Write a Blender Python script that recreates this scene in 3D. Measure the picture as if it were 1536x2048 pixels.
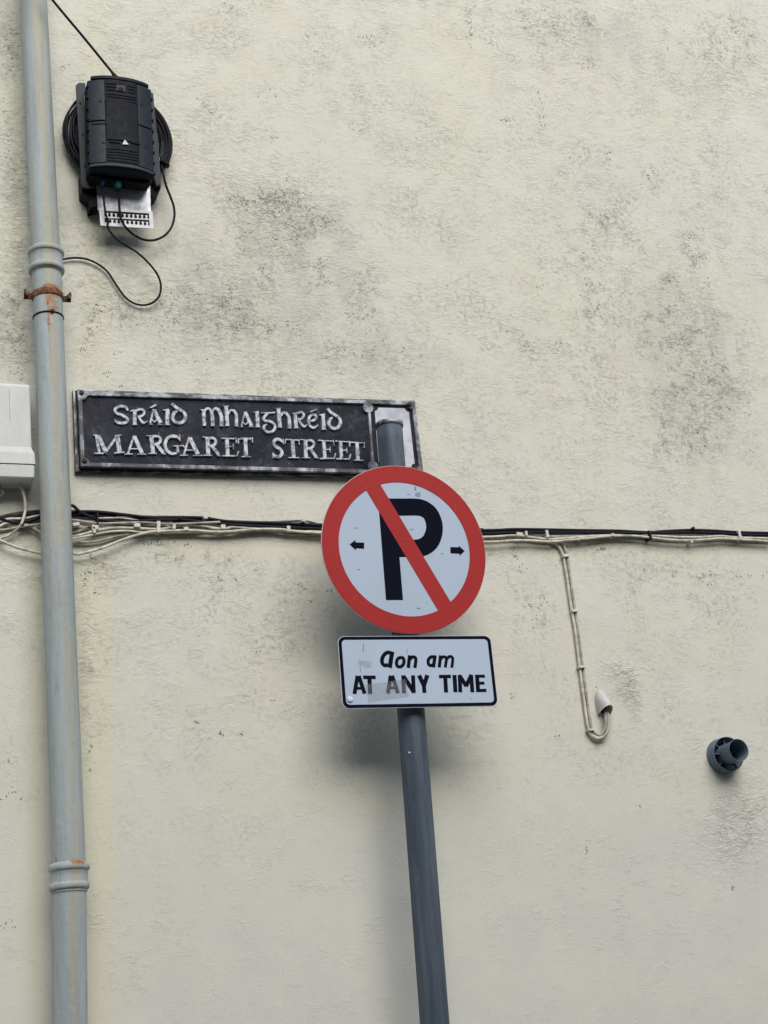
import bpy, bmesh, math, random
import numpy as np
from mathutils import Matrix, Vector

for o in list(bpy.data.objects):
    bpy.data.objects.remove(o, do_unlink=True)
scene = bpy.context.scene
COL = scene.collection
rng = random.Random(7)

# ------------------------------------------------------------------ camera
FPX = 3076.0                      # focal length in photograph pixels (1536 x 2048)
DIST, EYE = 3.78, 1.6             # metres from the wall plane (y = 0), eye height


def nrm(v):
    v = np.asarray(v, float)
    return v / np.linalg.norm(v)


cz = nrm([-936, 8650, -3076])
cx = np.array([8114.0, -213, -3076])
cx = nrm(cx - cz * (cx @ cz))
cy = np.cross(cz, cx)
RM = np.array([cx, cy, cz])
CAM = np.array([0.0, -DIST, EYE])

cam_data = bpy.data.cameras.new('camera')
cam = bpy.data.objects.new('camera', cam_data)
COL.objects.link(cam)
cam_data.sensor_fit = 'VERTICAL'
cam_data.sensor_height = 36.0
cam_data.sensor_width = 27.0
cam_data.lens = FPX / 2048 * 36.0
cam_data.clip_start, cam_data.clip_end = 0.05, 500
cam.matrix_world = Matrix.Translation(Vector(CAM)) @ Matrix(RM.tolist()).to_4x4()
scene.camera = cam

# ------------------------------------------------------------------ light
SUN_EL, SUN_AZ = 38.0, 3.0        # azimuth from the street's side, seen from the wall
SUN_STRENGTH, SUN_ANGLE = 1.5, 52.0
SKY = 0.07
world = bpy.data.worlds.new("World")
scene.world = world
world.use_nodes = True
wn = world.node_tree
wn.nodes.clear()
wo = wn.nodes.new('ShaderNodeOutputWorld')
bg = wn.nodes.new('ShaderNodeBackground')
sky = wn.nodes.new('ShaderNodeTexSky')
sky.sky_type = 'NISHITA'
sky.sun_disc = False
sky.sun_elevation = math.radians(SUN_EL)
sky.sun_rotation = math.radians(180 - SUN_AZ)
sky.air_density = 1.0
sky.dust_density = 1.5
sky.ozone_density = 1.0
bg.inputs['Strength'].default_value = SKY
wn.links.new(sky.outputs[0], bg.inputs[0])
wn.links.new(bg.outputs[0], wo.inputs[0])
sd = bpy.data.lights.new('sun', 'SUN')
sd.energy = SUN_STRENGTH
sd.angle = math.radians(SUN_ANGLE)
sd.color = (1.0, 0.995, 0.975)
so = bpy.data.objects.new('sun', sd)
COL.objects.link(so)
el, az = math.radians(SUN_EL), math.radians(SUN_AZ)
tosun = Vector((math.sin(az) * math.cos(el), -math.cos(az) * math.cos(el), math.sin(el)))
so.rotation_euler = tosun.to_track_quat('Z', 'Y').to_euler()
so.location = (0, -3, 6)
vs = scene.view_settings
vs.view_transform = 'Standard'
vs.look = 'None'
vs.exposure = 1.15
vs.gamma = 1.0
vs.use_curve_mapping = False
scene.display_settings.display_device = 'sRGB'


# ------------------------------------------------------------------ placing helpers
def P(u, v, Y=0.0):
    """point of the plane y = Y seen at photograph pixel (u, v)"""
    d = RM @ np.array([u - 768, -(v - 1024), -FPX])
    t = (Y - CAM[1]) / d[1]
    return CAM + t * d


def rot(yaw, pit, roll):
    a, b = math.cos(yaw), math.sin(yaw)
    c, s = math.cos(pit), math.sin(pit)
    e, g = math.cos(roll), math.sin(roll)
    return np.array([[a, -b, 0], [b, a, 0], [0, 0, 1]]) @ np.array([[1, 0, 0], [0, c, -s], [0, s, c]]) @ \
        np.array([[e, 0, g], [0, 1, 0], [-g, 0, e]])


class Frame:
    """a flat plate's own frame: x right, z up, y into the wall"""
    def __init__(self, origin, yaw=0, pit=0, roll=0):
        self.o = np.asarray(origin, float)
        self.M = rot(yaw, pit, roll)

    def loc(self, u, v):
        d = RM @ np.array([u - 768, -(v - 1024), -FPX])
        n_ = self.M[:, 1]
        t = ((self.o - CAM) @ n_) / (d @ n_)
        q = self.M.T @ (CAM + t * d - self.o)
        return q[0], q[2]

    def w(self, x, y, z):
        return self.o + self.M @ np.array([x, y, z])


def catmull(pts, n=6, closed=False):
    pts = [np.asarray(p, float) for p in pts]
    if len(pts) < 3:
        return pts
    out = []
    m = len(pts)
    rngi = range(m if closed else m - 1)
    for i in rngi:
        if closed:
            a, b, c, d = pts[i - 1], pts[i], pts[(i + 1) % m], pts[(i + 2) % m]
        else:
            b, c = pts[i], pts[i + 1]
            a = pts[i - 1] if i else 2 * b - c
            d = pts[i + 2] if i + 2 < m else 2 * c - b
        for k in range(n):
            t = k / n
            out.append(0.5 * (2 * b + (c - a) * t + (2 * a - 5 * b + 4 * c - d) * t * t + (3 * b - a - 3 * c + d) * t ** 3))
    if not closed:
        out.append(pts[-1])
    return out


# ------------------------------------------------------------------ mesh builder
class MB:
    def __init__(self):
        self.v, self.f, self.sm = [], [], []

    def add(self, vs, fs, smooth=False):
        o = len(self.v)
        self.v += [tuple(map(float, p)) for p in vs]
        self.f += [tuple(o + i for i in f) for f in fs]
        self.sm += [smooth] * len(fs)
        return self

    def box(self, fr, x0, x1, y0, y1, z0, z1, bev=0.0):
        """box in a frame (or None for world)"""
        g = (lambda x, y, z: fr.w(x, y, z)) if fr else (lambda x, y, z: (x, y, z))
        if bev <= 0:
            c = [g(x, y, z) for x in (x0, x1) for y in (y0, y1) for z in (z0, z1)]
            return self.add(c, [(0, 1, 3, 2), (4, 6, 7, 5), (0, 4, 5, 1), (2, 3, 7, 6), (0, 2, 6, 4), (1, 5, 7, 3)])
        bm = bmesh.new()
        bmesh.ops.create_cube(bm, size=1)
        for vv in bm.verts:
            vv.co = Vector(((x0 + x1) / 2 + vv.co.x * (x1 - x0), (y0 + y1) / 2 + vv.co.y * (y1 - y0), (z0 + z1) / 2 + vv.co.z * (z1 - z0)))
        bmesh.ops.bevel(bm, geom=bm.edges[:], offset=bev, segments=3, profile=0.5, affect='EDGES', clamp_overlap=True)
        bm.verts.index_update()
        self.add([g(*vv.co) for vv in bm.verts], [[q.index for q in f.verts] for f in bm.faces], False)
        bm.free()
        return self

    def tube(self, pts, r, seg=10, caps=True, smooth=True):
        pts = [np.asarray(p, float) for p in pts]
        n = len(pts)
        rr = r if hasattr(r, '__len__') else [r] * n
        T = [nrm(pts[min(i + 1, n - 1)] - pts[max(i - 1, 0)]) for i in range(n)]
        up = np.array([0, 0, 1.0]) if abs(T[0][2]) < 0.9 else np.array([1.0, 0, 0])
        N = nrm(np.cross(T[0], up))
        vs, fs = [], []
        for i in range(n):
            N = nrm(N - T[i] * (N @ T[i]))
            B = np.cross(T[i], N)
            for k in range(seg):
                a = 2 * math.pi * k / seg
                vs.append(pts[i] + rr[i] * (math.cos(a) * N + math.sin(a) * B))
        for i in range(n - 1):
            for k in range(seg):
                a, b = i * seg + k, i * seg + (k + 1) % seg
                fs.append((a, b, b + seg, a + seg))
        self.add(vs, fs, smooth)
        if caps:
            o = len(self.v) - len(vs)
            self.f.append(tuple(o + k for k in range(seg))[::-1])
            self.f.append(tuple(o + (n - 1) * seg + k for k in range(seg)))
            self.sm += [False, False]
        return self

    def lathe(self, base, axis, prof, seg=48, smooth=True, ref=None):
        """prof: (distance along the axis, radius)"""
        base = np.asarray(base, float)
        A = nrm(axis)
        ref = np.array([1.0, 0, 0]) if ref is None else ref
        if abs(ref @ A) > 0.9:
            ref = np.array([0, 0, 1.0])
        N = nrm(ref - A * (ref @ A))
        B = np.cross(A, N)
        vs, fs = [], []
        for (h, r) in prof:
            for k in range(seg):
                a = 2 * math.pi * k / seg
                vs.append(base + A * h + r * (math.cos(a) * N + math.sin(a) * B))
        for i in range(len(prof) - 1):
            for k in range(seg):
                a, b = i * seg + k, i * seg + (k + 1) % seg
                fs.append((a, b, b + seg, a + seg))
        return self.add(vs, fs, smooth)

    def prism(self, fr, poly, y0, y1, hole=None):
        """polygon (x, z) in the frame, from depth y0 (front, smaller) to y1 (back)"""
        n = len(poly)
        area = sum(poly[i][0] * poly[(i + 1) % n][1] - poly[(i + 1) % n][0] * poly[i][1] for i in range(n))
        if area < 0:
            poly = poly[::-1]
        vs = [fr.w(x, y0, z) for x, z in poly] + [fr.w(x, y1, z) for x, z in poly]
        fs = [tuple(range(n)), tuple(range(2 * n - 1, n - 1, -1))]
        fs += [(i + n, (i + 1) % n + n, (i + 1) % n, i) for i in range(n)]
        return self.add(vs, fs)

    def ring(self, fr, outer, inner, y0, y1):
        """flat ring between two loops with equal counts"""
        n = len(outer)
        vs = [fr.w(x, y0, z) for x, z in outer] + [fr.w(x, y0, z) for x, z in inner] + \
             [fr.w(x, y1, z) for x, z in outer] + [fr.w(x, y1, z) for x, z in inner]
        fs = []
        for i in range(n):
            j = (i + 1) % n
            fs += [(i, j, n + j, n + i), (2 * n + i, 3 * n + i, 3 * n + j, 2 * n + j),
                   (i, 2 * n + i, 2 * n + j, j), (n + i, n + j, 3 * n + j, 3 * n + i)]
        return self.add(vs, fs)

    def stroke(self, fr, pts, w, y0, y1, smooth=4, chamfer=0.0):
        """a flat brush stroke along local (x, z[, width factor]) points; front at y0"""
        p = [(a[0], a[1], a[2] if len(a) > 2 else 1.0) for a in pts]
        if smooth and len(p) > 2:
            p = [tuple(q) for q in catmull(p, smooth)]
        n = len(p)
        top, bot = [], []
        for i in range(n):
            t = np.array([p[min(i + 1, n - 1)][0] - p[max(i - 1, 0)][0], p[min(i + 1, n - 1)][1] - p[max(i - 1, 0)][1]])
            t = t / (np.linalg.norm(t) + 1e-12)
            nn = np.array([-t[1], t[0]])
            h = w * p[i][2] / 2
            c = np.array(p[i][:2])
            for s in (1, -1):
                q = c + nn * (h - chamfer) * s
                top.append(fr.w(q[0], y0, q[1]))
                q = c + nn * h * s
                bot.append(fr.w(q[0], y1, q[1]))
        vs = top + bot
        m = 2 * n
        fs = []
        for i in range(n - 1):
            a = 2 * i
            fs += [(a, a + 1, a + 3, a + 2), (a, a + 2, a + 2 + m, a + m), (a + 1, a + 1 + m, a + 3 + m, a + 3)]
        fs += [(0, m, m + 1, 1), (m - 2, m - 1, 2 * m - 1, 2 * m - 2)]
        return self.add(vs, fs)

    def build(self, name, mat, parent=None, attrs=None, fixn=True):
        org = ORG.get(parent.name, np.zeros(3)) if parent is not None else np.zeros(3)
        me = bpy.data.meshes.new(name)
        vv = np.array(self.v) - org
        me.from_pydata(vv.tolist(), [], self.f)
        me.polygons.foreach_set('use_smooth', self.sm)
        if attrs:
            for k, arr in attrs.items():
                at = me.attributes.new(k, 'FLOAT', 'POINT')
                at.data.foreach_set('value', np.asarray(arr, dtype=np.float32))
        me.materials.append(mat)
        if fixn:
            bm = bmesh.new()
            bm.from_mesh(me)
            bmesh.ops.recalc_face_normals(bm, faces=bm.faces[:])
            bm.to_mesh(me)
            bm.free()
        me.update()
        o = bpy.data.objects.new(name, me)
        COL.objects.link(o)
        if parent is not None:
            o.parent = parent
            ORG[o.name] = org
        return o


ORG = {}


def thing(name, loc, label, cat, group=None):
    o = bpy.data.objects.new(name, None)
    o.empty_display_size = 0.05
    COL.objects.link(o)
    o.location = tuple(map(float, loc))
    ORG[o.name] = np.array([float(q) for q in loc])
    return tag(o, label, cat, group)


def tag(o, label, cat, group=None):
    o['label'] = label
    o['category'] = cat
    if group:
        o['group'] = group
    return o


# ------------------------------------------------------------------ materials
class NT:
    def __init__(self, name):
        self.m = bpy.data.materials.new(name)
        self.m.use_nodes = True
        self.t = self.m.node_tree
        self.t.nodes.clear()
        self.out = self.t.nodes.new('ShaderNodeOutputMaterial')
        self.b = self.t.nodes.new('ShaderNodeBsdfPrincipled')
        self.t.links.new(self.b.outputs[0], self.out.inputs[0])

    def n(self, typ, **kw):
        nd = self.t.nodes.new(typ)
        for k, v in kw.items():
            setattr(nd, k, v)
        return nd

    def put(self, sock, v):
        if hasattr(v, 'is_linked') or isinstance(v, bpy.types.NodeSocket):
            self.t.links.new(v, sock)
        else:
            if isinstance(v, (tuple, list)) and len(v) == 3 and sock.type == 'RGBA':
                v = (*v, 1)
            sock.default_value = v

    def coords(self, scale=(1, 1, 1), kind='Object', off=(0, 0, 0)):
        tc = self.n('ShaderNodeTexCoord')
        mp = self.n('ShaderNodeMapping')
        mp.inputs['Scale'].default_value = scale
        mp.inputs['Location'].default_value = off
        self.t.links.new(tc.outputs[kind], mp.inputs[0])
        return mp.outputs[0]

    def noise(self, vec, scale, detail=6, rough=0.6, dist=0.0):
        nd = self.n('ShaderNodeTexNoise')
        self.put(nd.inputs['Vector'], vec)
        nd.inputs['Scale'].default_value = scale
        nd.inputs['Detail'].default_value = detail
        nd.inputs['Roughness'].default_value = rough
        nd.inputs['Distortion'].default_value = dist
        return nd.outputs[0]

    def math(self, op, a, b=0.0, c=0.0, clamp=False):
        nd = self.n('ShaderNodeMath', operation=op, use_clamp=clamp)
        self.put(nd.inputs[0], a)
        self.put(nd.inputs[1], b)
        if op in ('MULTIPLY_ADD', 'COMPARE', 'SMOOTH_MIN'):
            self.put(nd.inputs[2], c)
        return nd.outputs[0]

    def ramp(self, fac, lo, hi, a=0.0, b=1.0):
        nd = self.n('ShaderNodeMapRange', interpolation_type='SMOOTHSTEP')
        self.put(nd.inputs[0], fac)
        self.put(nd.inputs[1], lo)
        self.put(nd.inputs[2], hi)
        nd.inputs[3].default_value = a
        nd.inputs[4].default_value = b
        return nd.outputs[0]

    def mix(self, fac, a, b, blend='MIX'):
        nd = self.n('ShaderNodeMix', data_type='RGBA', blend_type=blend)
        self.put(nd.inputs[0], fac)
        self.put(nd.inputs[6], a)
        self.put(nd.inputs[7], b)
        return nd.outputs[2]

    def attr(self, name):
        nd = self.n('ShaderNodeAttribute', attribute_name=name)
        return nd.outputs['Fac']

    def bump(self, h, strength=0.5, dist=0.002, normal=None):
        nd = self.n('ShaderNodeBump')
        self.put(nd.inputs['Strength'], strength)
        nd.inputs['Distance'].default_value = dist
        self.put(nd.inputs['Height'], h)
        if normal is not None:
            self.put(nd.inputs['Normal'], normal)
        return nd.outputs[0]

    def set(self, **kw):
        for k, v in kw.items():
            self.put(self.b.inputs[k.replace('_', ' ')], v)
        return self.m


def simple(name, col, rough=0.6, metal=0.0, var=0.12, scale=60, bump=0.15, bdist=0.0008, spec=0.12, dirt=None, dirt_amt=0.0, stretch=(1, 1, 1)):
    t = NT(name)
    v = t.coords(stretch)
    a = t.noise(v, scale, 5, 0.6)
    dark = tuple(c * (1 - var) for c in col)
    lite = tuple(min(1, c * (1 + var)) for c in col)
    c = t.mix(t.ramp(a, 0.35, 0.65), dark, lite)
    if dirt:
        d = t.ramp(t.noise(v, scale * 0.4, 8, 0.7), 0.52, 0.68, 0, dirt_amt)
        c = t.mix(d, c, dirt)
    r = t.ramp(a, 0.3, 0.7, rough - 0.08, rough + 0.08)
    t.set(Base_Color=c, Roughness=r, Metallic=metal, Normal=t.bump(a, bump, bdist))
    t.b.inputs['Specular IOR Level'].default_value = spec
    return t.m


def wall_material():
    t = NT('cream_render_paint')
    v = t.coords()
    mould, grime, rough_, warm = t.attr('mould'), t.attr('grime'), t.attr('rough'), t.attr('warm')
    big = t.noise(v, 1.1, 4, 0.55)
    mid = t.noise(v, 5.5, 7, 0.62)
    vstreak = t.noise(t.coords((7, 7, 1.1)), 1.6, 6, 0.6)
    cream = (0.632, 0.601, 0.487)
    cool = (0.592, 0.580, 0.512)
    base = t.mix(t.math('ADD', t.ramp(big, 0.38, 0.62, 0, 0.6), t.attr('upper'), clamp=True), cool, cream)
    base = t.mix(t.ramp(mid, 0.35, 0.7, 0, 0.5), base, (0.66, 0.65, 0.545))
    base = t.mix(t.math('MULTIPLY', warm, 0.7), base, (0.63, 0.60, 0.44))
    # broad grey film with a broken edge
    gm = t.math('MULTIPLY_ADD', t.noise(t.coords((1, 1, 0.7)), 9, 8, 0.72), 2.2, t.math('SUBTRACT', grime, 1.35))
    base = t.mix(t.ramp(gm, 0.0, 1.1, 0, 0.30), base, (0.40, 0.395, 0.34))
    base = t.mix(t.ramp(t.math('MULTIPLY', vstreak, t.ramp(grime, 0.0, 0.6)), 0.42, 0.6, 0, 0.22), base, (0.38, 0.375, 0.33))
    # pinholes and flecks of algae, thick inside the mouldy patches
    clus = t.noise(v, 16, 6, 0.65)
    fine = t.noise(t.coords((1, 1, 1.25)), 150, 6, 0.72, 1.2)
    mclump = t.ramp(t.noise(v, 24, 7, 0.7, 0.4), 0.40, 0.64, 0.15, 1.2)
    mm = t.math('MULTIPLY', t.math('MINIMUM', mould, 1.6), mclump)
    lvl = t.math('MULTIPLY_ADD', clus, 0.34, t.math('MULTIPLY_ADD', mm, 0.086, t.math('MULTIPLY', t.ramp(t.attr('upper'), -0.1, 0.3), 0.03)))
    spot = t.ramp(t.math('ADD', fine, lvl), 0.855, 0.92)
    halo = t.ramp(t.math('ADD', t.noise(v, 38, 6, 0.7), lvl), 0.76, 0.98, 0, 0.20)
    # wrinkle shading put into the colour as thin curly dark lines, denser in mould
    cr1 = t.ramp(t.math('ABSOLUTE', t.math('SUBTRACT', t.noise(t.coords((0.8, 1, 1.3), off=(4, 0, 2)), 52, 4, 0.55, 1.6), 0.5)), 0.006, 0.05, 1.0, 0.0)
    cr2 = t.ramp(t.math('ABSOLUTE', t.math('SUBTRACT', t.noise(t.coords((0.9, 1, 1.2), off=(9, 0, 5)), 95, 4, 0.6, 1.2), 0.5)), 0.004, 0.05, 1.0, 0.0)
    brk = t.ramp(t.noise(t.coords(off=(1, 0, 8)), 70, 4, 0.7), 0.46, 0.60)
    area = t.math('MULTIPLY_ADD', t.ramp(t.noise(t.coords(off=(7, 0, 3)), 6.5, 6, 0.62), 0.40, 0.66), 0.75, t.math('MULTIPLY', mm, 0.50))
    area = t.math('MULTIPLY', area, t.math('MULTIPLY_ADD', t.ramp(t.attr('upper'), -0.25, 0.12), 0.80, 0.20))
    crev = t.math('MULTIPLY', t.math('MULTIPLY', t.math('MAXIMUM', cr1, cr2), brk), area, clamp=True)
    base = t.mix(t.math('MULTIPLY', crev, 0.48, clamp=True), base, (0.19, 0.19, 0.155))
    base = t.mix(halo, base, (0.33, 0.335, 0.28))
    base = t.mix(t.math('MULTIPLY', spot, 0.60), base, (0.13, 0.13, 0.10))
    # relief: trowel wrinkles (short, wavy, nearly level), grain and blisters
    wv = t.n('ShaderNodeVectorMath', operation='MULTIPLY_ADD')
    wn_ = t.n('ShaderNodeTexNoise')
    wn_.inputs['Scale'].default_value = 12
    wn_.inputs['Detail'].default_value = 3
    t.t.links.new(v, wn_.inputs['Vector'])
    t.t.links.new(wn_.outputs['Color'], wv.inputs[0])
    wv.inputs[1].default_value = (0.05, 0.05, 0.05)
    t.t.links.new(v, wv.inputs[2])
    mp = t.n('ShaderNodeMapping')
    mp.inputs['Scale'].default_value = (0.55, 1, 1.25)
    t.t.links.new(wv.outputs[0], mp.inputs[0])
    w1 = t.noise(mp.outputs[0], 46, 5, 0.6, 0.9)
    ridge = t.math('ABSOLUTE', t.math('SUBTRACT', w1, 0.5))
    ridge = t.ramp(ridge, 0.0, 0.10, 1.0, 0.0)
    edge = t.ramp(t.noise(mp.outputs[0], 62, 6, 0.66, 0.5), 0.44, 0.56)
    grain = t.noise(v, 210, 4, 0.7)
    soft = t.noise(v, 3.2, 3, 0.5)
    ramt = t.math('MAXIMUM', t.math('MULTIPLY_ADD', t.ramp(clus, 0.42, 0.62), 0.9, t.math('SUBTRACT', rough_, 0.15)), 0.0)
    h = t.math('MULTIPLY', ridge, t.math('MULTIPLY', ramt, 0.5))
    h = t.math('MULTIPLY_ADD', edge, t.math('MULTIPLY_ADD', ramt, 0.8, 0.05), h)
    h = t.math('MULTIPLY_ADD', grain, 0.8, h)
    h = t.math('MULTIPLY_ADD', t.noise(v, 24, 5, 0.6), t.math('MULTIPLY_ADD', rough_, 1.1, 0.7), h)
    h = t.math('MULTIPLY_ADD', soft, 5.0, h)
    h = t.math('MULTIPLY_ADD', spot, -0.45, h)
    h = t.math('MULTIPLY_ADD', crev, -0.8, h)
    t.set(Base_Color=base, Roughness=0.86, Normal=t.bump(h, t.math('ADD', t.ramp(t.noise(t.coords(off=(2, 0, 6)), 2.6, 5, 0.6), 0.36, 0.64, 0.32, 0.68), t.math('MULTIPLY', t.math('MINIMUM', t.math('MAXIMUM', rough_, 0.0), 1.2), 0.22)), 0.0018))
    t.b.inputs['Specular IOR Level'].default_value = 0.25
    return t.m


def pipe_material():
    t = NT('blue_grey_gloss_paint')
    v = t.coords()
    st = t.noise(t.coords((14, 14, 1.0)), 1.5, 6, 0.6)
    fine = t.noise(v, 120, 5, 0.65)
    c = t.mix(t.ramp(st, 0.35, 0.65), (0.285, 0.335, 0.335), (0.38, 0.415, 0.405))
    stain = t.attr('stain')
    c = t.mix(t.math('MULTIPLY', t.ramp(t.math('ADD', t.math('MULTIPLY', stain, 0.55), t.noise(t.coords((10, 10, 0.7), off=(3, 1, 7)), 3.5, 7, 0.65)), 0.55, 0.90), 0.75), c, (0.37, 0.335, 0.23))
    c = t.mix(t.ramp(t.noise(t.coords((9, 9, 0.9), off=(6, 4, 2)), 5.0, 8, 0.72), 0.54, 0.68, 0, 0.45), c, (0.20, 0.22, 0.21))
    c = t.mix(t.ramp(t.noise(t.coords((1, 1, 0.5), off=(3, 3, 3)), 34, 8, 0.75), 0.60, 0.68, 0, 0.5), c, (0.46, 0.48, 0.46))
    rust = t.attr('rust')
    rf = t.ramp(t.math('ADD', rust, t.math('MULTIPLY', t.math('SUBTRACT', t.noise(v, 45, 8, 0.72), 0.5), 1.1)), 0.22, 0.62)
    rc = t.mix(t.ramp(fine, 0.35, 0.65), (0.24, 0.085, 0.035), (0.40, 0.24, 0.13))
    c = t.mix(rf, c, rc)
    chip = t.ramp(t.noise(v, 85, 6, 0.7), 0.67, 0.72, 0, 0.7)
    c = t.mix(chip, c, (0.17, 0.15, 0.12))
    h = t.math('MULTIPLY_ADD', t.noise(t.coords((1, 1, 0.6)), 75, 5, 0.6, 0.5), 1.0, t.math('MULTIPLY', fine, 0.35))
    t.b.inputs['Specular IOR Level'].default_value = 0.3
    t.set(Base_Color=c, Roughness=t.math('MULTIPLY_ADD', rf, 0.3, 0.5), Normal=t.bump(h, 0.8, 0.0022))
    return t.m


def worn_metal(name, bright=0.55, dark=0.12, lo=0.42, hi=0.62, metal=0.75, rough=0.42, tint=(0.95, 0.98, 1.05), scale=30):
    t = NT(name)
    v = t.coords()
    a = t.noise(v, scale, 8, 0.68)
    b = t.noise(v, 190, 5, 0.7)
    c = t.mix(t.ramp(a, lo, hi), tuple(dark * q for q in tint), tuple(bright * q for q in tint))
    c = t.mix(t.ramp(b, 0.52, 0.7, 0, 0.35), c, tuple(dark * 1.2 * q for q in tint))
    t.set(Base_Color=c, Metallic=metal, Roughness=t.ramp(a, 0.3, 0.7, rough + 0.12, rough - 0.1), Normal=t.bump(t.math('MULTIPLY_ADD', a, 0.7, b), 0.35, 0.0007))
    return t.m


def plaque_field():
    t = NT('black_enamel_weathered')
    v = t.coords()
    a = t.noise(v, 14, 8, 0.65)
    b = t.noise(v, 60, 7, 0.7)
    c = t.mix(t.ramp(a, 0.4, 0.65), (0.010, 0.011, 0.017), (0.030, 0.033, 0.042))
    c = t.mix(t.ramp(t.noise(t.coords(off=(5, 2, 1)), 9, 5, 0.6), 0.60, 0.70, 0, 0.7), c, (0.035, 0.024, 0.018))
    c = t.mix(t.ramp(t.noise(v, 26, 8, 0.75), 0.52, 0.70, 0, 0.6), c, (0.085, 0.095, 0.115))
    c = t.mix(t.ramp(t.noise(v, 120, 5, 0.75), 0.64, 0.70, 0, 0.8), c, (0.36, 0.39, 0.42))
    t.b.inputs['Specular IOR Level'].default_value = 0.12
    t.set(Base_Color=c, Roughness=t.ramp(a, 0.3, 0.7, 0.5, 0.7), Normal=t.bump(b, 0.4, 0.0009))
    return t.m


def pole_material():
    t = NT('dark_grey_pole_paint')
    st = t.noise(t.coords((16, 16, 1.0)), 1.7, 7, 0.65)
    b = t.noise(t.coords(), 60, 6, 0.65)
    c = t.mix(t.ramp(st, 0.35, 0.68), (0.046, 0.062, 0.082), (0.105, 0.125, 0.148))
    c = t.mix(t.ramp(b, 0.6, 0.75, 0, 0.6), c, (0.13, 0.14, 0.145))
    c = t.mix(t.ramp(t.noise(t.coords((3, 3, 0.6), off=(2, 2, 2)), 22, 8, 0.72), 0.56, 0.70, 0, 0.55), c, (0.028, 0.034, 0.042))
    c = t.mix(t.ramp(t.noise(t.coords((1, 1, 0.3)), 90, 5, 0.75), 0.66, 0.74, 0, 0.5), c, (0.22, 0.23, 0.23))
    t.b.inputs['Specular IOR Level'].default_value = 0.25
    t.set(Base_Color=c, Roughness=t.ramp(st, 0.3, 0.7, 0.5, 0.68), Normal=t.bump(b, 0.25, 0.0008))
    return t.m


def film(name, col, rough=0.4, dirty=0.3):
    """reflective sheeting on a road sign, with a little road film and scuffs"""
    t = NT(name)
    v = t.coords()
    a = t.noise(t.coords((1, 1, 0.45)), 7, 6, 0.6)
    c = t.mix(t.ramp(a, 0.42, 0.72, 0, dirty), col, tuple(q * 0.72 for q in col))
    sc = t.ramp(t.noise(t.coords((1, 1, 2.2), off=(2, 0, 4)), 28, 6, 0.75), 0.70, 0.76, 0, 0.35)
    c = t.mix(sc, c, tuple(q * 0.55 + 0.05 for q in col))
    t.set(Base_Color=c, Roughness=t.ramp(a, 0.3, 0.7, rough, rough + 0.15), Normal=t.bump(t.noise(v, 420, 2, 0.5), 0.08, 0.0004))
    t.b.inputs['Specular IOR Level'].default_value = 0.0 if max(col) < 0.05 else 0.1
    return t.m


def glassy(name, col, alpha):
    t = NT(name)
    a = t.noise(t.coords(), 70, 6, 0.7)
    t.set(Base_Color=t.mix(t.ramp(a, 0.35, 0.65), tuple(q * 0.7 for q in col), col), Roughness=0.5,
          Alpha=t.ramp(a, 0.35, 0.65, alpha * 0.75, alpha * 1.15))
    return t.m


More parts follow.
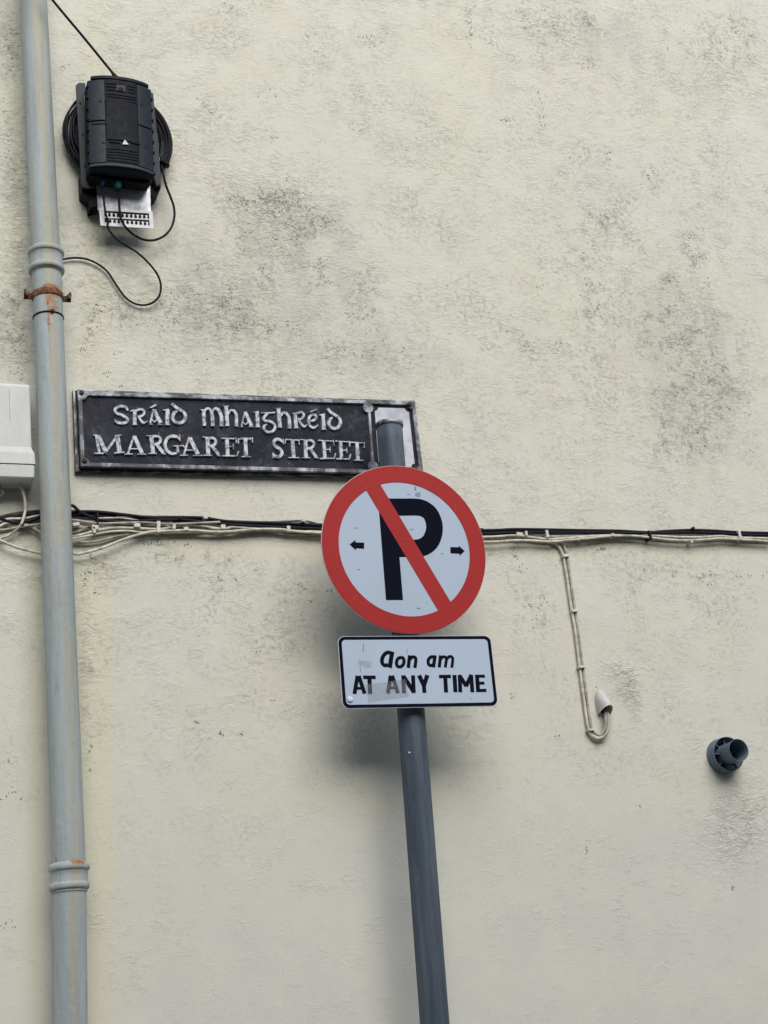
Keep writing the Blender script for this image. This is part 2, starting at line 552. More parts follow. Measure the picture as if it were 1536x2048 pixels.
M = {
    'wall': wall_material(),
    'pipe': pipe_material(),
    'pole': pole_material(),
    'field': plaque_field(),
    'relief': worn_metal('worn_silver_lettering', 0.50, 0.13, 0.36, 0.56, 0.1, 0.5, scale=70),
    'rim': worn_metal('tarnished_cast_rim', 0.42, 0.06, 0.44, 0.66, 0.15, 0.5, scale=18),
    'slab': worn_metal('tarnished_lead_backing', 0.20, 0.04, 0.42, 0.62, 0.15, 0.55, scale=14),
    'crest': worn_metal('dull_silver_panel', 0.50, 0.38, 0.35, 0.6, 0.1, 0.5, scale=25),
    'bolt': simple('rusty_bolt', (0.06, 0.045, 0.035), 0.7, 0.3, 0.4, 200),
    'sheet': simple('aluminium_sheet_edge', (0.55, 0.47, 0.42), 0.5, 0.3, 0.1),
    'white': film('white_sign_film', (0.43, 0.50, 0.59), 0.38, 0.18),
    'red': film('red_sign_film', (0.37, 0.031, 0.029), 0.42, 0.25),
    'black': film('black_sign_film', (0.008, 0.009, 0.016), 0.45, 0.1),
    'tape': glassy('yellowed_tape', (0.36, 0.36, 0.38), 0.14),
    'smudge': glassy('grey_smudge', (0.18, 0.19, 0.21), 0.22),
    'scratch': simple('pale_scratch', (0.42, 0.09, 0.08), 0.5),
    'dot': simple('white_plastic_cap', (0.62, 0.66, 0.70), 0.4, 0, 0.05),
    'clamp': simple('galvanised_clamp', (0.16, 0.17, 0.18), 0.5, 0.7, 0.2),
    'blackcable': simple('black_cable_sheath', (0.012, 0.012, 0.017), 0.5, 0, 0.3, 40, 0.2),
    'darkcable': simple('grey_weathered_cable', (0.12, 0.115, 0.10), 0.65, 0, 0.35, 35, 0.3),
    'cream': simple('cream_painted_cable', (0.58, 0.545, 0.44), 0.6, 0, 0.2, 45, 0.5, 0.0015, dirt=(0.20, 0.18, 0.14), dirt_amt=0.7),
    'greycream': simple('grimy_cream_cable', (0.40, 0.375, 0.30), 0.65, 0, 0.3, 45, 0.5, 0.0015, dirt=(0.10, 0.09, 0.07), dirt_amt=0.8),
    'clip': simple('white_cable_clip', (0.62, 0.60, 0.53), 0.5, 0, 0.12, 90, 0.3, dirt=(0.25, 0.22, 0.17), dirt_amt=0.5),
    'boxblack': simple('black_moulded_plastic', (0.013, 0.016, 0.023), 0.55, 0, 0.18, 70, 0.25, 0.0006),
    'boxdeep': simple('black_plastic_panel', (0.007, 0.0085, 0.012), 0.6, 0, 0.18, 70, 0.25, 0.0006),  # darker copy for the centre strip, without the painted sky reflection
    'boxside': simple('sky_tinted_plastic_panel', (0.012, 0.015, 0.022), 0.5, 0, 0.18, 70, 0.25, 0.0006, spec=0.25, dirt=(0.06, 0.065, 0.07), dirt_amt=0.25),  # sky reflection on the side panels put into a lighter, bluer colour
    'boxdark': simple('shade_black_plastic', (0.006, 0.007, 0.010), 0.6, 0, 0.2, 70, 0.2),  # black darkened further for the shade in holes, recesses and underside
    'boxgrey': simple('grey_moulded_flange', (0.055, 0.060, 0.066), 0.55, 0, 0.15, 60, 0.25),
    'boxlime': simple('pale_seal_strip', (0.36, 0.38, 0.30), 0.6, 0, 0.1),
    'steel': worn_metal('bright_zinc_plate', 0.68, 0.34, 0.3, 0.6, 0.25, 0.45, tint=(1, 0.98, 0.98), scale=22),
    'comb': simple('white_zinc_comb', (0.70, 0.69, 0.67), 0.5, 0.0, 0.08),
    'blue': simple('blue_gland', (0.02, 0.075, 0.20), 0.45, 0, 0.2),
    'teal': simple('teal_gland', (0.02, 0.16, 0.19), 0.45, 0, 0.2),
    'label': simple('white_label', (0.72, 0.74, 0.74), 0.5, 0, 0.05),
    'meter': simple('off_white_moulded_box', (0.60, 0.60, 0.565), 0.5, 0, 0.04, 20, 0.25, 0.001, dirt=(0.45, 0.44, 0.40), dirt_amt=0.35, stretch=(1, 1, 0.4)),
    'meterseam': simple('dark_joint', (0.06, 0.055, 0.05), 0.8, 0, 0.2),
    'hood': simple('painted_plastic_cowl', (0.54, 0.54, 0.49), 0.6, 0, 0.06, 40, 0.35, 0.001, dirt=(0.40, 0.38, 0.32), dirt_amt=0.4),
    'flue': simple('grey_flue_plastic', (0.125, 0.155, 0.185), 0.5, 0, 0.14, 50, 0.2, dirt=(0.2, 0.22, 0.24), dirt_amt=0.3),
    'flueline': simple('pale_cut_edge', (0.30, 0.32, 0.34), 0.5, 0, 0.1),
    'asphalt': simple('asphalt', (0.05, 0.05, 0.052), 0.9, 0, 0.3, 60, 0.5, 0.004),
    'paving': simple('concrete_paving', (0.27, 0.265, 0.25), 0.9, 0, 0.2, 12, 0.5, 0.003),
    'kerb': simple('granite_kerb', (0.33, 0.325, 0.31), 0.8, 0, 0.2, 90, 0.3),
}

# ------------------------------------------------------------------ ground
g = MB()
g.add([(-60, -60, -0.12), (60, -60, -0.12), (60, -1.9, -0.12), (-60, -1.9, -0.12)], [(0, 1, 2, 3)])
o = g.build('road', M['asphalt']); o['kind'] = 'structure'
g = MB(); g.box(None, -60, 60, -1.75, 0.0, -0.2, 0.0)
o = g.build('pavement', M['paving']); o['kind'] = 'structure'
g = MB(); g.box(None, -60, 60, -1.9, -1.753, -0.25, 0.004, 0.01)
o = g.build('kerb', M['kerb']); o['kind'] = 'structure'

# unseen low terrace, added across the street to keep the lowest sky off the wall
g = MB()
g.box(None, -30, 30, -19, -11.0, -0.12, 7.8)
for k in range(12):
    for zz in (1.0, 4.2):
        x = -27.5 + 5 * k
        g.box(None, x - 0.6, x + 0.6, -10.998, -10.95, zz - 0.08, zz - 0.003)
        g.box(None, x - 0.55, x + 0.55, -10.997, -10.97, zz, zz + 1.5)
g.add([(-30.3, -10.7, 7.8), (30.3, -10.7, 7.8), (30.3, -15, 9.8), (-30.3, -15, 9.8)], [(0, 1, 2, 3)])
o = g.build('added_sky_block_terrace', M['paving']); o['kind'] = 'structure'

# ------------------------------------------------------------------ wall
X0, X1, Z0, Z1 = -3.0, 8.0, 0.0, 7.5
xs = np.concatenate([np.linspace(X0, 0.2, 60)[:-1], np.linspace(0.2, 3.7, 330), np.linspace(3.7, X1, 70)[1:]])
zs = np.concatenate([np.linspace(Z0, 1.3, 30)[:-1], np.linspace(1.3, 5.4, 390), np.linspace(5.4, Z1, 50)[1:]])
GX, GZ = np.meshgrid(xs, zs)
nx, nz = len(xs), len(zs)
verts = np.stack([GX.ravel(), np.zeros(GX.size), GZ.ravel()], 1)
idx = np.arange(nx * nz).reshape(nz, nx)
quads = np.stack([idx[:-1, :-1].ravel(), idx[:-1, 1:].ravel(), idx[1:, 1:].ravel(), idx[1:, :-1].ravel()], 1)


def field(blobs):
    out = np.zeros(GX.size)
    x, z = verts[:, 0], verts[:, 2]
    for (u, v, ru, rv, amp) in blobs:
        c, r, tp = P(u, v), P(u + ru, v), P(u, v - rv)
        rx, rz = abs(r[0] - c[0]), abs(tp[2] - c[2])
        # follow the wall's own upright direction, blobs are ellipses
        out += amp * np.exp(-(((x - c[0]) / rx) ** 2 + ((z - c[2]) / rz) ** 2))
    return out


MOULD = [(490, 400, 30, 25, 1.1), (535, 400, 40, 30, 1.3), (575, 395, 40, 40, 1.2), (610, 440, 60, 40, 1.2), (650, 450, 40, 25, 1.0), (480, 470, 100, 50, .8),
         (525, 545, 35, 25, 1.2), (640, 545, 30, 30, 1.4), (465, 615, 45, 35, 1.3), (520, 655, 80, 30, .9), (400, 650, 70, 50, .9), (725, 630, 32, 22, 1.4),
         (600, 600, 220, 150, .55), (330, 610, 70, 50, 1.0), (200, 620, 60, 50, 1.2), (250, 640, 60, 40, .8), (770, 720, 110, 35, .7), (400, 780, 150, 30, .5),
         (540, 750, 120, 30, .5), (450, 20, 25, 20, 1.0), (420, 215, 40, 25, .9), (540, 190, 40, 20, .7), (620, 70, 40, 40, .7), (730, 80, 15, 12, 1.2),
         (525, 280, 80, 50, .5), (938, 60, 10, 40, 1.8), (1050, 40, 22, 30, 1.7), (1130, 55, 50, 30, 1.3), (1178, 35, 35, 30, 1.2), (1165, 120, 25, 25, 1.2), (985, 85, 14, 14, 1.2),
         (1080, 225, 12, 40, 1.6), (1012, 242, 22, 14, 1.5), (1218, 302, 13, 16, 1.7), (1460, 70, 50, 40, 1.3), (1445, 115, 60, 30, 1.2), (1380, 80, 70, 60, .8), (1500, 40, 60, 60, .8),
         (1340, 170, 90, 50, .6), (1300, 355, 25, 35, 1.6), (1180, 500, 60, 40, 1.0), (1210, 440, 50, 20, 1.0), (1378, 488, 16, 24, 2.0), (1398, 518, 20, 16, 1.8), (1337, 560, 18, 14, 1.6),
         (1190, 600, 26, 50, 1.4), (1180, 640, 30, 25, 1.0), (1330, 640, 90, 40, 1.1), (1370, 700, 70, 60, 1.0), (1420, 780, 100, 60, .9), (1400, 860, 90, 60, .9), (1370, 900, 60, 40, 1.0), (1240, 700, 180, 200, .6),
         (1450, 450, 90, 80, .6), (1480, 620, 60, 60, .6), (1080, 575, 40, 30, .8), (1050, 700, 30, 30, .8), (1250, 560, 300, 350, .3), (990, 860, 50, 90, .6),
         (15, 70, 30, 120, 1.4), (25, 240, 30, 120, .9), (25, 600, 30, 90, 1.2), (40, 690, 30, 60, 1.2), (25, 430, 30, 80, .8), (175, 660, 20, 60, .9), (170, 300, 20, 200, .4),
         (330, 1115, 160, 22, .9), (520, 1120, 160, 22, .9), (430, 1150, 110, 40, .6), (580, 1180, 70, 60, .8), (560, 1290, 70, 50, .7), (500, 1270, 120, 80, .4), (200, 1140, 40, 40, .8), (170, 1250, 16, 120, .8),
         (400, 1440, 40, 40, .9), (400, 1500, 35, 30, 1.0), (550, 1440, 70, 40, .7), (290, 1460, 30, 30, .8), (30, 1500, 30, 60, .9), (30, 1650, 40, 60, .9), (20, 1850, 30, 60, .8), (60, 1950, 30, 50, .5), (170, 1480, 10, 100, .8),
         (1055, 1180, 22, 30, 1.3), (1090, 1220, 30, 40, 1.1), (1040, 1260, 40, 50, .8), (1000, 1120, 30, 30, .9), (1100, 1200, 90, 120, .4), (1350, 1140, 60, 30, .8), (1420, 1150, 60, 30, 1.0), (1290, 1160, 60, 30, .8),
         (1210, 1300, 60, 50, .4), (1170, 1470, 50, 40, .6), (1210, 1530, 50, 30, .7), (1080, 1560, 40, 30, .7), (1170, 1690, 14, 14, 1.0), (1360, 1590, 90, 40, .4), (1450, 1620, 60, 40, .2), (250, 1950, 40, 40, .9), (1465, 1775, 10, 10, 1.4),
         (170, 800, 12, 40, .8), (215, 965, 60, 14, .8), (900, 1040, 60, 16, .5)]
GRIME = [(560, 560, 260, 160, .75), (600, 420, 130, 60, .5), (430, 640, 150, 80, .5), (1340, 660, 160, 120, .55), (1390, 850, 150, 180, .55), (1150, 70, 150, 90, .35), (1330, 110, 180, 120, .4), (1260, 500, 260, 300, .25),
         (15, 100, 35, 200, .8), (20, 500, 40, 350, .6), (20, 700, 45, 60, .8), (240, 600, 120, 80, .5), (780, 720, 200, 60, .5), (900, 930, 140, 160, .3), (330, 990, 180, 60, .25),
         (400, 1130, 260, 40, .35), (600, 1200, 120, 140, .35), (20, 1500, 40, 250, .4), (1070, 1200, 80, 90, .3), (1380, 1150, 150, 40, .25), (1180, 1520, 40, 70, .3), (480, 1420, 160, 60, .25)]
WARM = [(190, y, 34, 90, .55) for y in range(40, 780, 90)] + [(190, y, 40, 90, .8) for y in range(1130, 2080, 90)] + \
       [(75, y, 22, 90, .6) for y in range(1100, 2080, 90)] + [(30, y, 26, 90, .6) for y in range(20, 700, 90)] + \
       [(u, 1108, 80, 22, .5) for u in range(300, 650, 80)] + [(u, 1100, 60, 16, .4) for u in range(1000, 1520, 80)] + \
       [(560, 1330, 70, 60, .5), (700, 1590, 220, 50, .4), (880, 260, 180, 250, .35), (560, 200, 220, 160, .3), (1140, 620, 160, 200, .3), (1330, 1560, 60, 40, .3), (1430, 1560, 60, 20, .6), (300, 560, 60, 60, .5), (1430, 580, 60, 80, .25), (1320, 230, 40, 60, .4)]
ROUGH = [(1230, 1340, 45, 16, 1.4), (1265, 1385, 18, 45, 1.8), (1235, 1380, 22, 45, .6), (1460, 1640, 70, 60, .9), (1455, 1690, 60, 60, 1.2), (1500, 1600, 60, 80, .7), (1400, 1490, 30, 20, .9), (560, 420, 120, 70, .5), (450, 630, 90, 60, .5),
         (1400, 150, 140, 80, .4), (1050, 60, 90, 50, .4), (1380, 700, 120, 120, .4), (200, 1130, 50, 40, .8), (250, 1970, 40, 40, .6), (20, 300, 50, 400, .5), (400, 600, 300, 200, .3), (180, 1350, 25, 200, .6), (640, 1200, 200, 120, .3), (560, 1450, 140, 60, .3)]
at_m, at_g, at_w, at_r = field(MOULD), field(GRIME), np.clip(field(WARM), 0, 1), field(ROUGH)
# the lowest stretch of wall is smoother
at_r = at_r + np.clip((verts[:, 2] - 2.6) / 2.4, -0.35, 0.35)
wv = MB()
wv.v = [tuple(r) for r in verts.tolist()]
wv.f = [tuple(q) for q in quads.tolist()]
wv.sm = [True] * len(wv.f)
nb = len(wv.v)
wv.v += [(X0, 0.35, Z0), (X1, 0.35, Z0), (X1, 0.35, Z1), (X0, 0.35, Z1)]
cBL, cBR, cTR, cTL = int(idx[0, 0]), int(idx[0, -1]), int(idx[-1, -1]), int(idx[-1, 0])
left = [int(q) for q in idx[:, 0]]
right = [int(q) for q in idx[:, -1]]
top = [int(q) for q in idx[-1, :]]
bot = [int(q) for q in idx[0, :]]
wv.f += [tuple(left[::1] + [nb + 3, nb]), tuple(right + [nb + 2, nb + 1]), tuple(top + [nb + 2, nb + 3]), tuple(bot + [nb + 1, nb]), (nb, nb + 1, nb + 2, nb + 3)]
wv.sm += [False] * 5
pad = lambda a: np.concatenate([a, np.zeros(4)])
wall = wv.build('rendered_wall', M['wall'], None, dict(mould=pad(at_m), grime=pad(at_g), warm=pad(at_w), rough=pad(at_r), upper=pad(np.clip((verts[:, 2] - 2.4) / 2.2, -0.25, 0.45))), fixn=False)
tag(wall, 'tall cream rendered house wall, wrinkled and speckled with grey mould, behind everything', 'wall')


# the darkest mould specks and chips: tiny crusts standing on the paint, in the clusters they grow in
M['crust'] = simple('mould_crust', (0.17, 0.17, 0.135), 0.95, 0, 0.5, 260, 0.3)
CLUST = [(938, 22, 5, 8, 7), (936, 45, 4, 8, 7), (939, 70, 5, 14, 12), (937, 88, 4, 5, 4), (1049, 38, 6, 5, 9), (1050, 58, 3, 4, 3), (1030, 18, 12, 8, 5), (1060, 18, 16, 8, 6), (1120, 48, 10, 8, 7), (1116, 74, 8, 8, 7), (1172, 30, 14, 8, 8),
         (1178, 42, 8, 6, 5), (1150, 55, 14, 14, 7), (985, 84, 8, 5, 6), (980, 48, 4, 3, 2), (1080, 190, 3, 8, 6), (1081, 228, 4, 12, 9), (1085, 252, 5, 4, 5), (1012, 240, 9, 7, 9), (1216, 302, 6, 10, 9), (1165, 128, 12, 9, 8),
         (1460, 60, 22, 14, 10), (1446, 112, 9, 9, 9), (1475, 75, 16, 10, 7), (1410, 70, 20, 14, 7), (1500, 130, 20, 18, 6), (1330, 62, 2, 2, 2), (1404, 45, 3, 2, 2), (1300, 156, 2, 2, 2), (1374, 235, 3, 3, 3), (1330, 95, 12, 8, 4),
         (1299, 345, 12, 10, 10), (1305, 375, 10, 10, 7), (1379, 472, 6, 6, 7), (1374, 492, 7, 7, 9), (1398, 515, 9, 8, 9), (1337, 560, 7, 7, 7), (1413, 568, 10, 8, 6), (1182, 495, 12, 9, 7), (1207, 435, 7, 8, 6), (1162, 443, 5, 3, 3),
         (1175, 568, 12, 12, 8), (1188, 620, 12, 10, 10), (1200, 570, 6, 8, 4), (1340, 620, 18, 14, 12), (1355, 675, 14, 12, 10), (1300, 630, 14, 10, 7), (1446, 740, 7, 10, 7), (1458, 782, 8, 7, 6), (1394, 860, 5, 9, 7), (1405, 892, 8, 6, 7),
         (1380, 810, 26, 14, 10), (1456, 812, 5, 8, 4), (1502, 830, 7, 5, 4), (1320, 780, 12, 8, 5), (1310, 815, 10, 6, 5), (1080, 575, 8, 8, 5), (1050, 690, 7, 8, 5), (1115, 690, 10, 10, 6), (1016, 660, 8, 8, 3),
         (482, 405, 12, 9, 12), (525, 392, 12, 11, 12), (558, 395, 12, 10, 11), (570, 362, 8, 6, 6), (604, 392, 10, 8, 8), (616, 415, 12, 9, 9), (588, 452, 9, 6, 8), (655, 446, 14, 5, 8), (640, 440, 12, 10, 6), (555, 425, 12, 8, 8),
         (535, 475, 14, 8, 7), (590, 475, 10, 8, 6), (640, 535, 9, 9, 8), (650, 555, 9, 7, 6), (527, 540, 10, 8, 8), (560, 498, 10, 3, 4), (485, 470, 26, 14, 10), (400, 538, 9, 5, 7), (455, 605, 16, 12, 12), (470, 628, 12, 8, 8),
         (520, 645, 12, 8, 8), (536, 660, 10, 6, 7), (580, 645, 10, 6, 5), (485, 655, 16, 5, 7), (705, 630, 12, 10, 10), (735, 622, 10, 10, 6), (747, 662, 8, 5, 4), (690, 700, 10, 6, 4), (770, 700, 30, 8, 6), (892, 573, 3, 3, 2),
         (450, 22, 8, 6, 5), (460, 15, 2, 2, 2), (421, 224, 4, 4, 4), (405, 203, 7, 4, 4), (728, 80, 9, 7, 8), (746, 92, 4, 3, 2), (615, 72, 6, 6, 4), (632, 102, 2, 2, 2), (528, 190, 12, 7, 6), (547, 278, 6, 8, 4), (705, 255, 10, 6, 4), (852, 248, 2, 2, 1),
         (200, 618, 14, 9, 10), (190, 640, 12, 8, 8), (330, 600, 26, 12, 10), (345, 640, 16, 12, 9), (300, 655, 24, 12, 7), (252, 640, 10, 6, 6), (235, 705, 8, 8, 3), (168, 690, 6, 14, 6), (372, 720, 16, 8, 4), (215, 745, 10, 5, 4),
         (22, 115, 10, 10, 9), (12, 85, 10, 14, 8), (30, 138, 8, 8, 6), (14, 230, 10, 30, 8), (20, 610, 14, 40, 12), (40, 690, 10, 18, 8), (30, 745, 18, 8, 8), (15, 330, 10, 30, 6), (122, 134, 8, 4, 6), (240, 772, 2, 2, 3),
         (300, 1085, 30, 3, 7), (370, 1090, 8, 4, 5), (315, 1088, 4, 4, 4), (470, 1158, 4, 4, 3), (437, 1151, 3, 4, 4), (600, 1170, 8, 6, 5), (620, 1198, 4, 4, 3), (656, 1180, 6, 8, 4), (510, 1306, 4, 3, 3), (545, 1400, 2, 3, 2), (392, 1443, 3, 3, 4),
         (437, 1470, 6, 3, 4), (485, 1463, 3, 2, 3), (185, 1115, 8, 5, 5), (178, 1146, 12, 3, 7), (168, 1170, 4, 12, 6), (185, 1185, 5, 3, 5), (182, 1542, 3, 3, 3), (180, 1500, 4, 14, 5), (16, 1522, 3, 2, 3), (20, 1590, 12, 14, 6), (14, 1850, 12, 10, 6),
         (1024, 1102, 5, 6, 5), (1030, 1116, 4, 4, 5), (1042, 1140, 5, 9, 7), (1053, 1210, 8, 6, 6), (1080, 1200, 8, 14, 8), (1070, 1240, 10, 8, 5), (1204, 1099, 5, 4, 5), (1206, 1155, 6, 3, 4), (1420, 1146, 4, 4, 3), (1416, 1170, 4, 3, 4), (1404, 1155, 2, 10, 5), (1484, 1152, 12, 3, 5), (1526, 1150, 4, 4, 3),
         (1022, 1395, 5, 4, 5), (1112, 1475, 6, 5, 4), (1190, 1378, 4, 3, 3), (1272, 1612, 5, 2, 3), (1172, 1700, 5, 4, 4), (1467, 1775, 4, 3, 4), (1455, 1660, 10, 6, 5)]
m = MB()
mm_px = 0.00108
for (u_, v_, su, sv, n_) in CLUST:
    for _ in range(int(n_ * 1.3)):
        c_ = P(u_ + rng.gauss(0, su * 0.8), v_ + rng.gauss(0, sv * 0.8))
        L_ = rng.uniform(1.0, 3.4) * mm_px * 1.25
        a0 = rng.gauss(0.0, 0.9)
        bend = rng.uniform(-1.6, 1.6)
        q = []
        x_, z_, a_ = c_[0], c_[2], a0
        for i in range(5):
            q.append((x_, z_, (0.35, 0.9, 1.15, 0.9, 0.35)[i] * rng.uniform(.6, 1.3)))
            x_ += math.cos(a_) * L_ * 0.5
            z_ += math.sin(a_) * L_ * 0.5
            a_ += bend * 0.45
        m.stroke(Frame([0, 0, 0]), q, rng.uniform(1.3, 2.6) * mm_px, -0.0003 - 0.00001 * rng.randrange(20), 0.0004, 0)
o = m.build('mould_specks', M['crust'], wall)
o['kind'] = 'stuff'


# ------------------------------------------------------------------ drainpipe
PY = -0.078


def pz(v, u=100):
    return P(u, v, PY)[2]


pa, pb = P(71, 0, PY), P(140.5, 2040, PY)
ptop = pa + (pa - pb) * 0.25
pbot = pb + (pb - pa) * ((pb[2] - 0.02) / (pa[2] - pb[2]))
paxis = nrm(pbot - ptop)


_ax = [P(62, -110, PY), P(92, 512, PY), P(138.5, 1740, PY), P(141.5, 2300, PY)]
_az = [q[2] for q in _ax]
_axx = [q[0] for q in _ax]


def paxis_at(z):
    # the pipe's lengths lean a little differently between the joints
    if z > _az[1]:
        i = 0
    elif z > _az[2]:
        i = 1
    else:
        i = 2
    t = (z - _az[i]) / (_az[i + 1] - _az[i])
    t = min(t, 1.6)
    return np.array([_axx[i] + (_axx[i + 1] - _axx[i]) * t, PY, z])


def pxw(px, u, v, Y):
    return abs(P(u + px / 2, v, Y)[0] - P(u - px / 2, v, Y)[0]) * 0.985


# the front of a ring is nearer than the axis: find the height whose front shows at v
def ring_z(v, r, u):
    return P(u, v, PY - r)[2]


r_up = pxw(56, 82, 300, PY) / 2
r_dn = pxw(69, 140, 1650, PY) / 2
R1 = (r_up + r_dn) / 2
zt = {}
for k, v, u in (('c1a', 491, 92), ('c1b', 525, 94), ('c1c', 533, 94), ('bandt', 574, 96), ('bandb', 584, 96), ('tie', 621, 97), ('c2a', 1731, 142), ('c2b', 1769, 142), ('c2c', 1781, 142)):
    zt[k] = ring_z(v, R1 * 1.1, u)
pipe = thing('drainpipe', (pbot[0], PY, 0.0), 'tall blue-grey painted drainpipe running up the wall, with rust stains below its clamp', 'drainpipe')


def pipe_piece(name, ztop, zbot, prof, mat=None, step=0.02, seg=72):
    """prof(z) -> radius; rings of vertices with rust and stain values"""
    m = MB()
    zz = prof if isinstance(prof, list) else None
    if zz is None:
        n = max(2, int((ztop - zbot) / step))
        zz = [(ztop + (zbot - ztop) * i / n, prof) for i in range(n + 1)]
    vs, fs, rust, stain = [], [], [], []
    for (z, r) in zz:
        c = paxis_at(z)
        for k in range(seg):
            a = 2 * math.pi * k / seg
            x, y = math.cos(a), math.sin(a)
            vs.append(c + np.array([x * r, y * r, 0]))
            # streaks on the face turned to the street
            ang = math.degrees(math.atan2(x, -y))           # 0 = facing the street, + = right
            s = math.exp(-((ang - 5) / 22) ** 2) + 0.5 * math.exp(-((ang + 50) / 16) ** 2) + 0.35 * math.exp(-((ang - 48) / 12) ** 2)
            stain.append(s * (0.75 if z > pz(1100) else 0.45))
            d = zt['bandt'] + 0.012 - z
            ru = 0
            if 0 <= d < 0.30:
                ru = max(1.0 * math.exp(-((ang + 8) / 5) ** 2) * math.exp(-d / 0.20),
                         0.8 * math.exp(-((ang - 8) / 48) ** 2) * math.exp(-d / 0.09),
                         0.55 * math.exp(-((ang - 8) / 24) ** 2) * math.exp(-d / 0.14))
            ru = max(ru, 0.75 * math.exp(-((z - zt['c2a'] - 0.008) / 0.009) ** 2) * math.exp(-((ang - 22) / 32) ** 2),
                     0.95 * math.exp(-((z - zt['c2a'] - 0.022) / 0.010) ** 2) * math.exp(-((ang + 58) / 7) ** 2))
            if pz(1340) > z > pz(1640):
                ru = max(ru, 0.38 * math.exp(-((ang - 24) / 6) ** 2) * abs(math.sin((z - pz(1640)) * 9)))
            rust.append(ru)
    for i in range(len(zz) - 1):
        for k in range(seg):
            a, b = i * seg + k, i * seg + (k + 1) % seg
            fs.append((a, b, b + seg, a + seg))
    m.add(vs, fs, True)
    return m.build(name, mat or M['pipe'], pipe, dict(rust=rust, stain=stain))


ZC1, ZC2 = zt['c1c'], zt['c2c']
pipe_piece('pipe_section', ptop[2], zt['c1a'] - 0.004, r_up)
pipe_piece('pipe_section', ZC1 + 0.004, zt['c2a'] - 0.004, R1 * 1.0)
pipe_piece('pipe_section', ZC2 + 0.004, 0.03, r_dn * 0.985)


def collar(za, zb, zc, rp, ra, rb):
    """socket collar: bead, body, bead, taper (top to bottom)"""
    q = []
    q += [(za + 0.012, rp - 0.001), (za + 0.011, rp + 0.003)]
    for i in range(9):
        a = math.pi * i / 8
        q.append((za + 0.007 * math.cos(a), rb + 0.0015 + (ra - rb) * math.sin(a)))
    q.append((za - 0.009, rb))
    q.append(((za + zb) / 2, rb))
    q.append((zb + 0.010, rb))
    for i in range(9):
        a = math.pi * i / 8
        q.append((zb + 0.007 * math.cos(a), rb + 0.0008 + (ra - rb) * math.sin(a)))
    q += [(zb - 0.010, rb - 0.002), (zc + 0.005, (rb + rp) / 2 + 0.001), (zc, (rb + rp) / 2), (zc - 0.002, rp - 0.001)]
    return pipe_piece('collar', 0, 0, q)


collar(zt['c1a'], zt['c1b'], zt['c1c'], R1 * 1.0, R1 * 1.22, R1 * 1.13)
collar(zt['c2a'], zt['c2b'], zt['c2c'], R1 * 1.0, r_dn * 1.17, r_dn * 1.09)
# rusty clamp round the pipe
M['rust'] = simple('rust', (0.17, 0.075, 0.04), 0.8, 0.0, 0.45, 120, 0.5, dirt=(0.36, 0.30, 0.20), dirt_amt=0.7)
M['rustdark'] = simple('rust_dark', (0.075, 0.045, 0.03), 0.8, 0.0, 0.4, 120, 0.5, dirt=(0.30, 0.26, 0.18), dirt_amt=0.6)
zb = (zt['bandt'] + zt['bandb']) / 2
cb = paxis_at(zb)
hb = 0.0085
rb_ = R1 * 1.055
m = MB()
m.lathe(cb, (0, 0, 1), [(-hb, R1 * 0.99), (-hb, rb_), (-hb + 0.002, rb_ + 0.001), (hb - 0.002, rb_ + 0.001), (hb, rb_), (hb + 0.003, R1 * 1.0)], 72)
clampo = m.build('pipe_clamp', M['rust'], pipe)
for s in (-1, 1):
    m = MB()
    F = Frame(cb)
    ex = rb_ * 0.93
    m.box(F, min(s * ex, s * (ex + 0.024)), max(s * ex, s * (ex + 0.024)), 0.0, 0.005, -hb, hb, 0.001)
    m.tube([cb + np.array([s * (ex + 0.021), -0.004 + 0.006 * math.cos(a) - 0.002, -hb + 0.004 + 0.009 + 0.009 * math.sin(a)]) for a in np.linspace(-1.5, 3.6, 14)], 0.003, 8)
    e = m.build('clamp_ear', M['rustdark'], clampo)
    m = MB()
    m.lathe(cb + np.array([s * (ex + 0.017), -0.012, 0.002]), (0, 1, 0), [(-0.003, 0.0), (-0.003, 0.006), (0.004, 0.0065), (0.004, 0.003), (0.022, 0.003)], 6, False)
    m.build('bolt', M['rust'], clampo)
m = MB()
ct = paxis_at(zt['tie'])
m.lathe(ct, (0, 0, 1), [(-0.0018, R1 * 0.99), (-0.0018, R1 + 0.0022), (0.0018, R1 + 0.0022), (0.0018, R1 * 0.99)], 72)
m.box(Frame(ct + np.array([0.004, -R1 - 0.003, 0])), -0.0045, 0.0045, -0.003, 0.003, -0.004, 0.005, 0.001)
m.build('cable_tie', M['blackcable'], pipe)


# ------------------------------------------------------------------ street name plaque
def px_poly(fr, pts):
    return [fr.loc(u, v) for u, v in pts]


PLY = -0.034
tl, tr, bl = P(150, 781, PLY), P(828, 803, PLY), P(152, 942, PLY)
pc = P(495, 868, PLY)
plaque = thing('street_name_plaque', (pc[0], 0, pc[2] - 0.1), 'black cast metal street name plaque with worn silver letters in Irish and English', 'street sign')
F0 = Frame([pc[0], -0.012, pc[2]])     # backing slab front
F1 = Frame([pc[0], -0.026, pc[2]])     # field of the plate
F2 = Frame([pc[0], -0.033, pc[2]])     # top of rims and letters


def edge_noise(poly, n=26, amp=0.0012):
    out = []
    for i in range(len(poly)):
        a, b = np.array(poly[i]), np.array(poly[(i + 1) % len(poly)])
        for k in range(n):
            q = a + (b - a) * k / n
            out.append((q[0] + rng.uniform(-amp, amp), q[1] + rng.uniform(-amp, amp)))
    return out


m = MB()
slab = px_poly(F0, [(145, 779), (829, 802), (848, 957), (151, 944)])
m.prism(F0, edge_noise(slab, 30, 0.0009), 0.0, 0.013)
back = m.build('backing_plate', M['slab'], plaque)
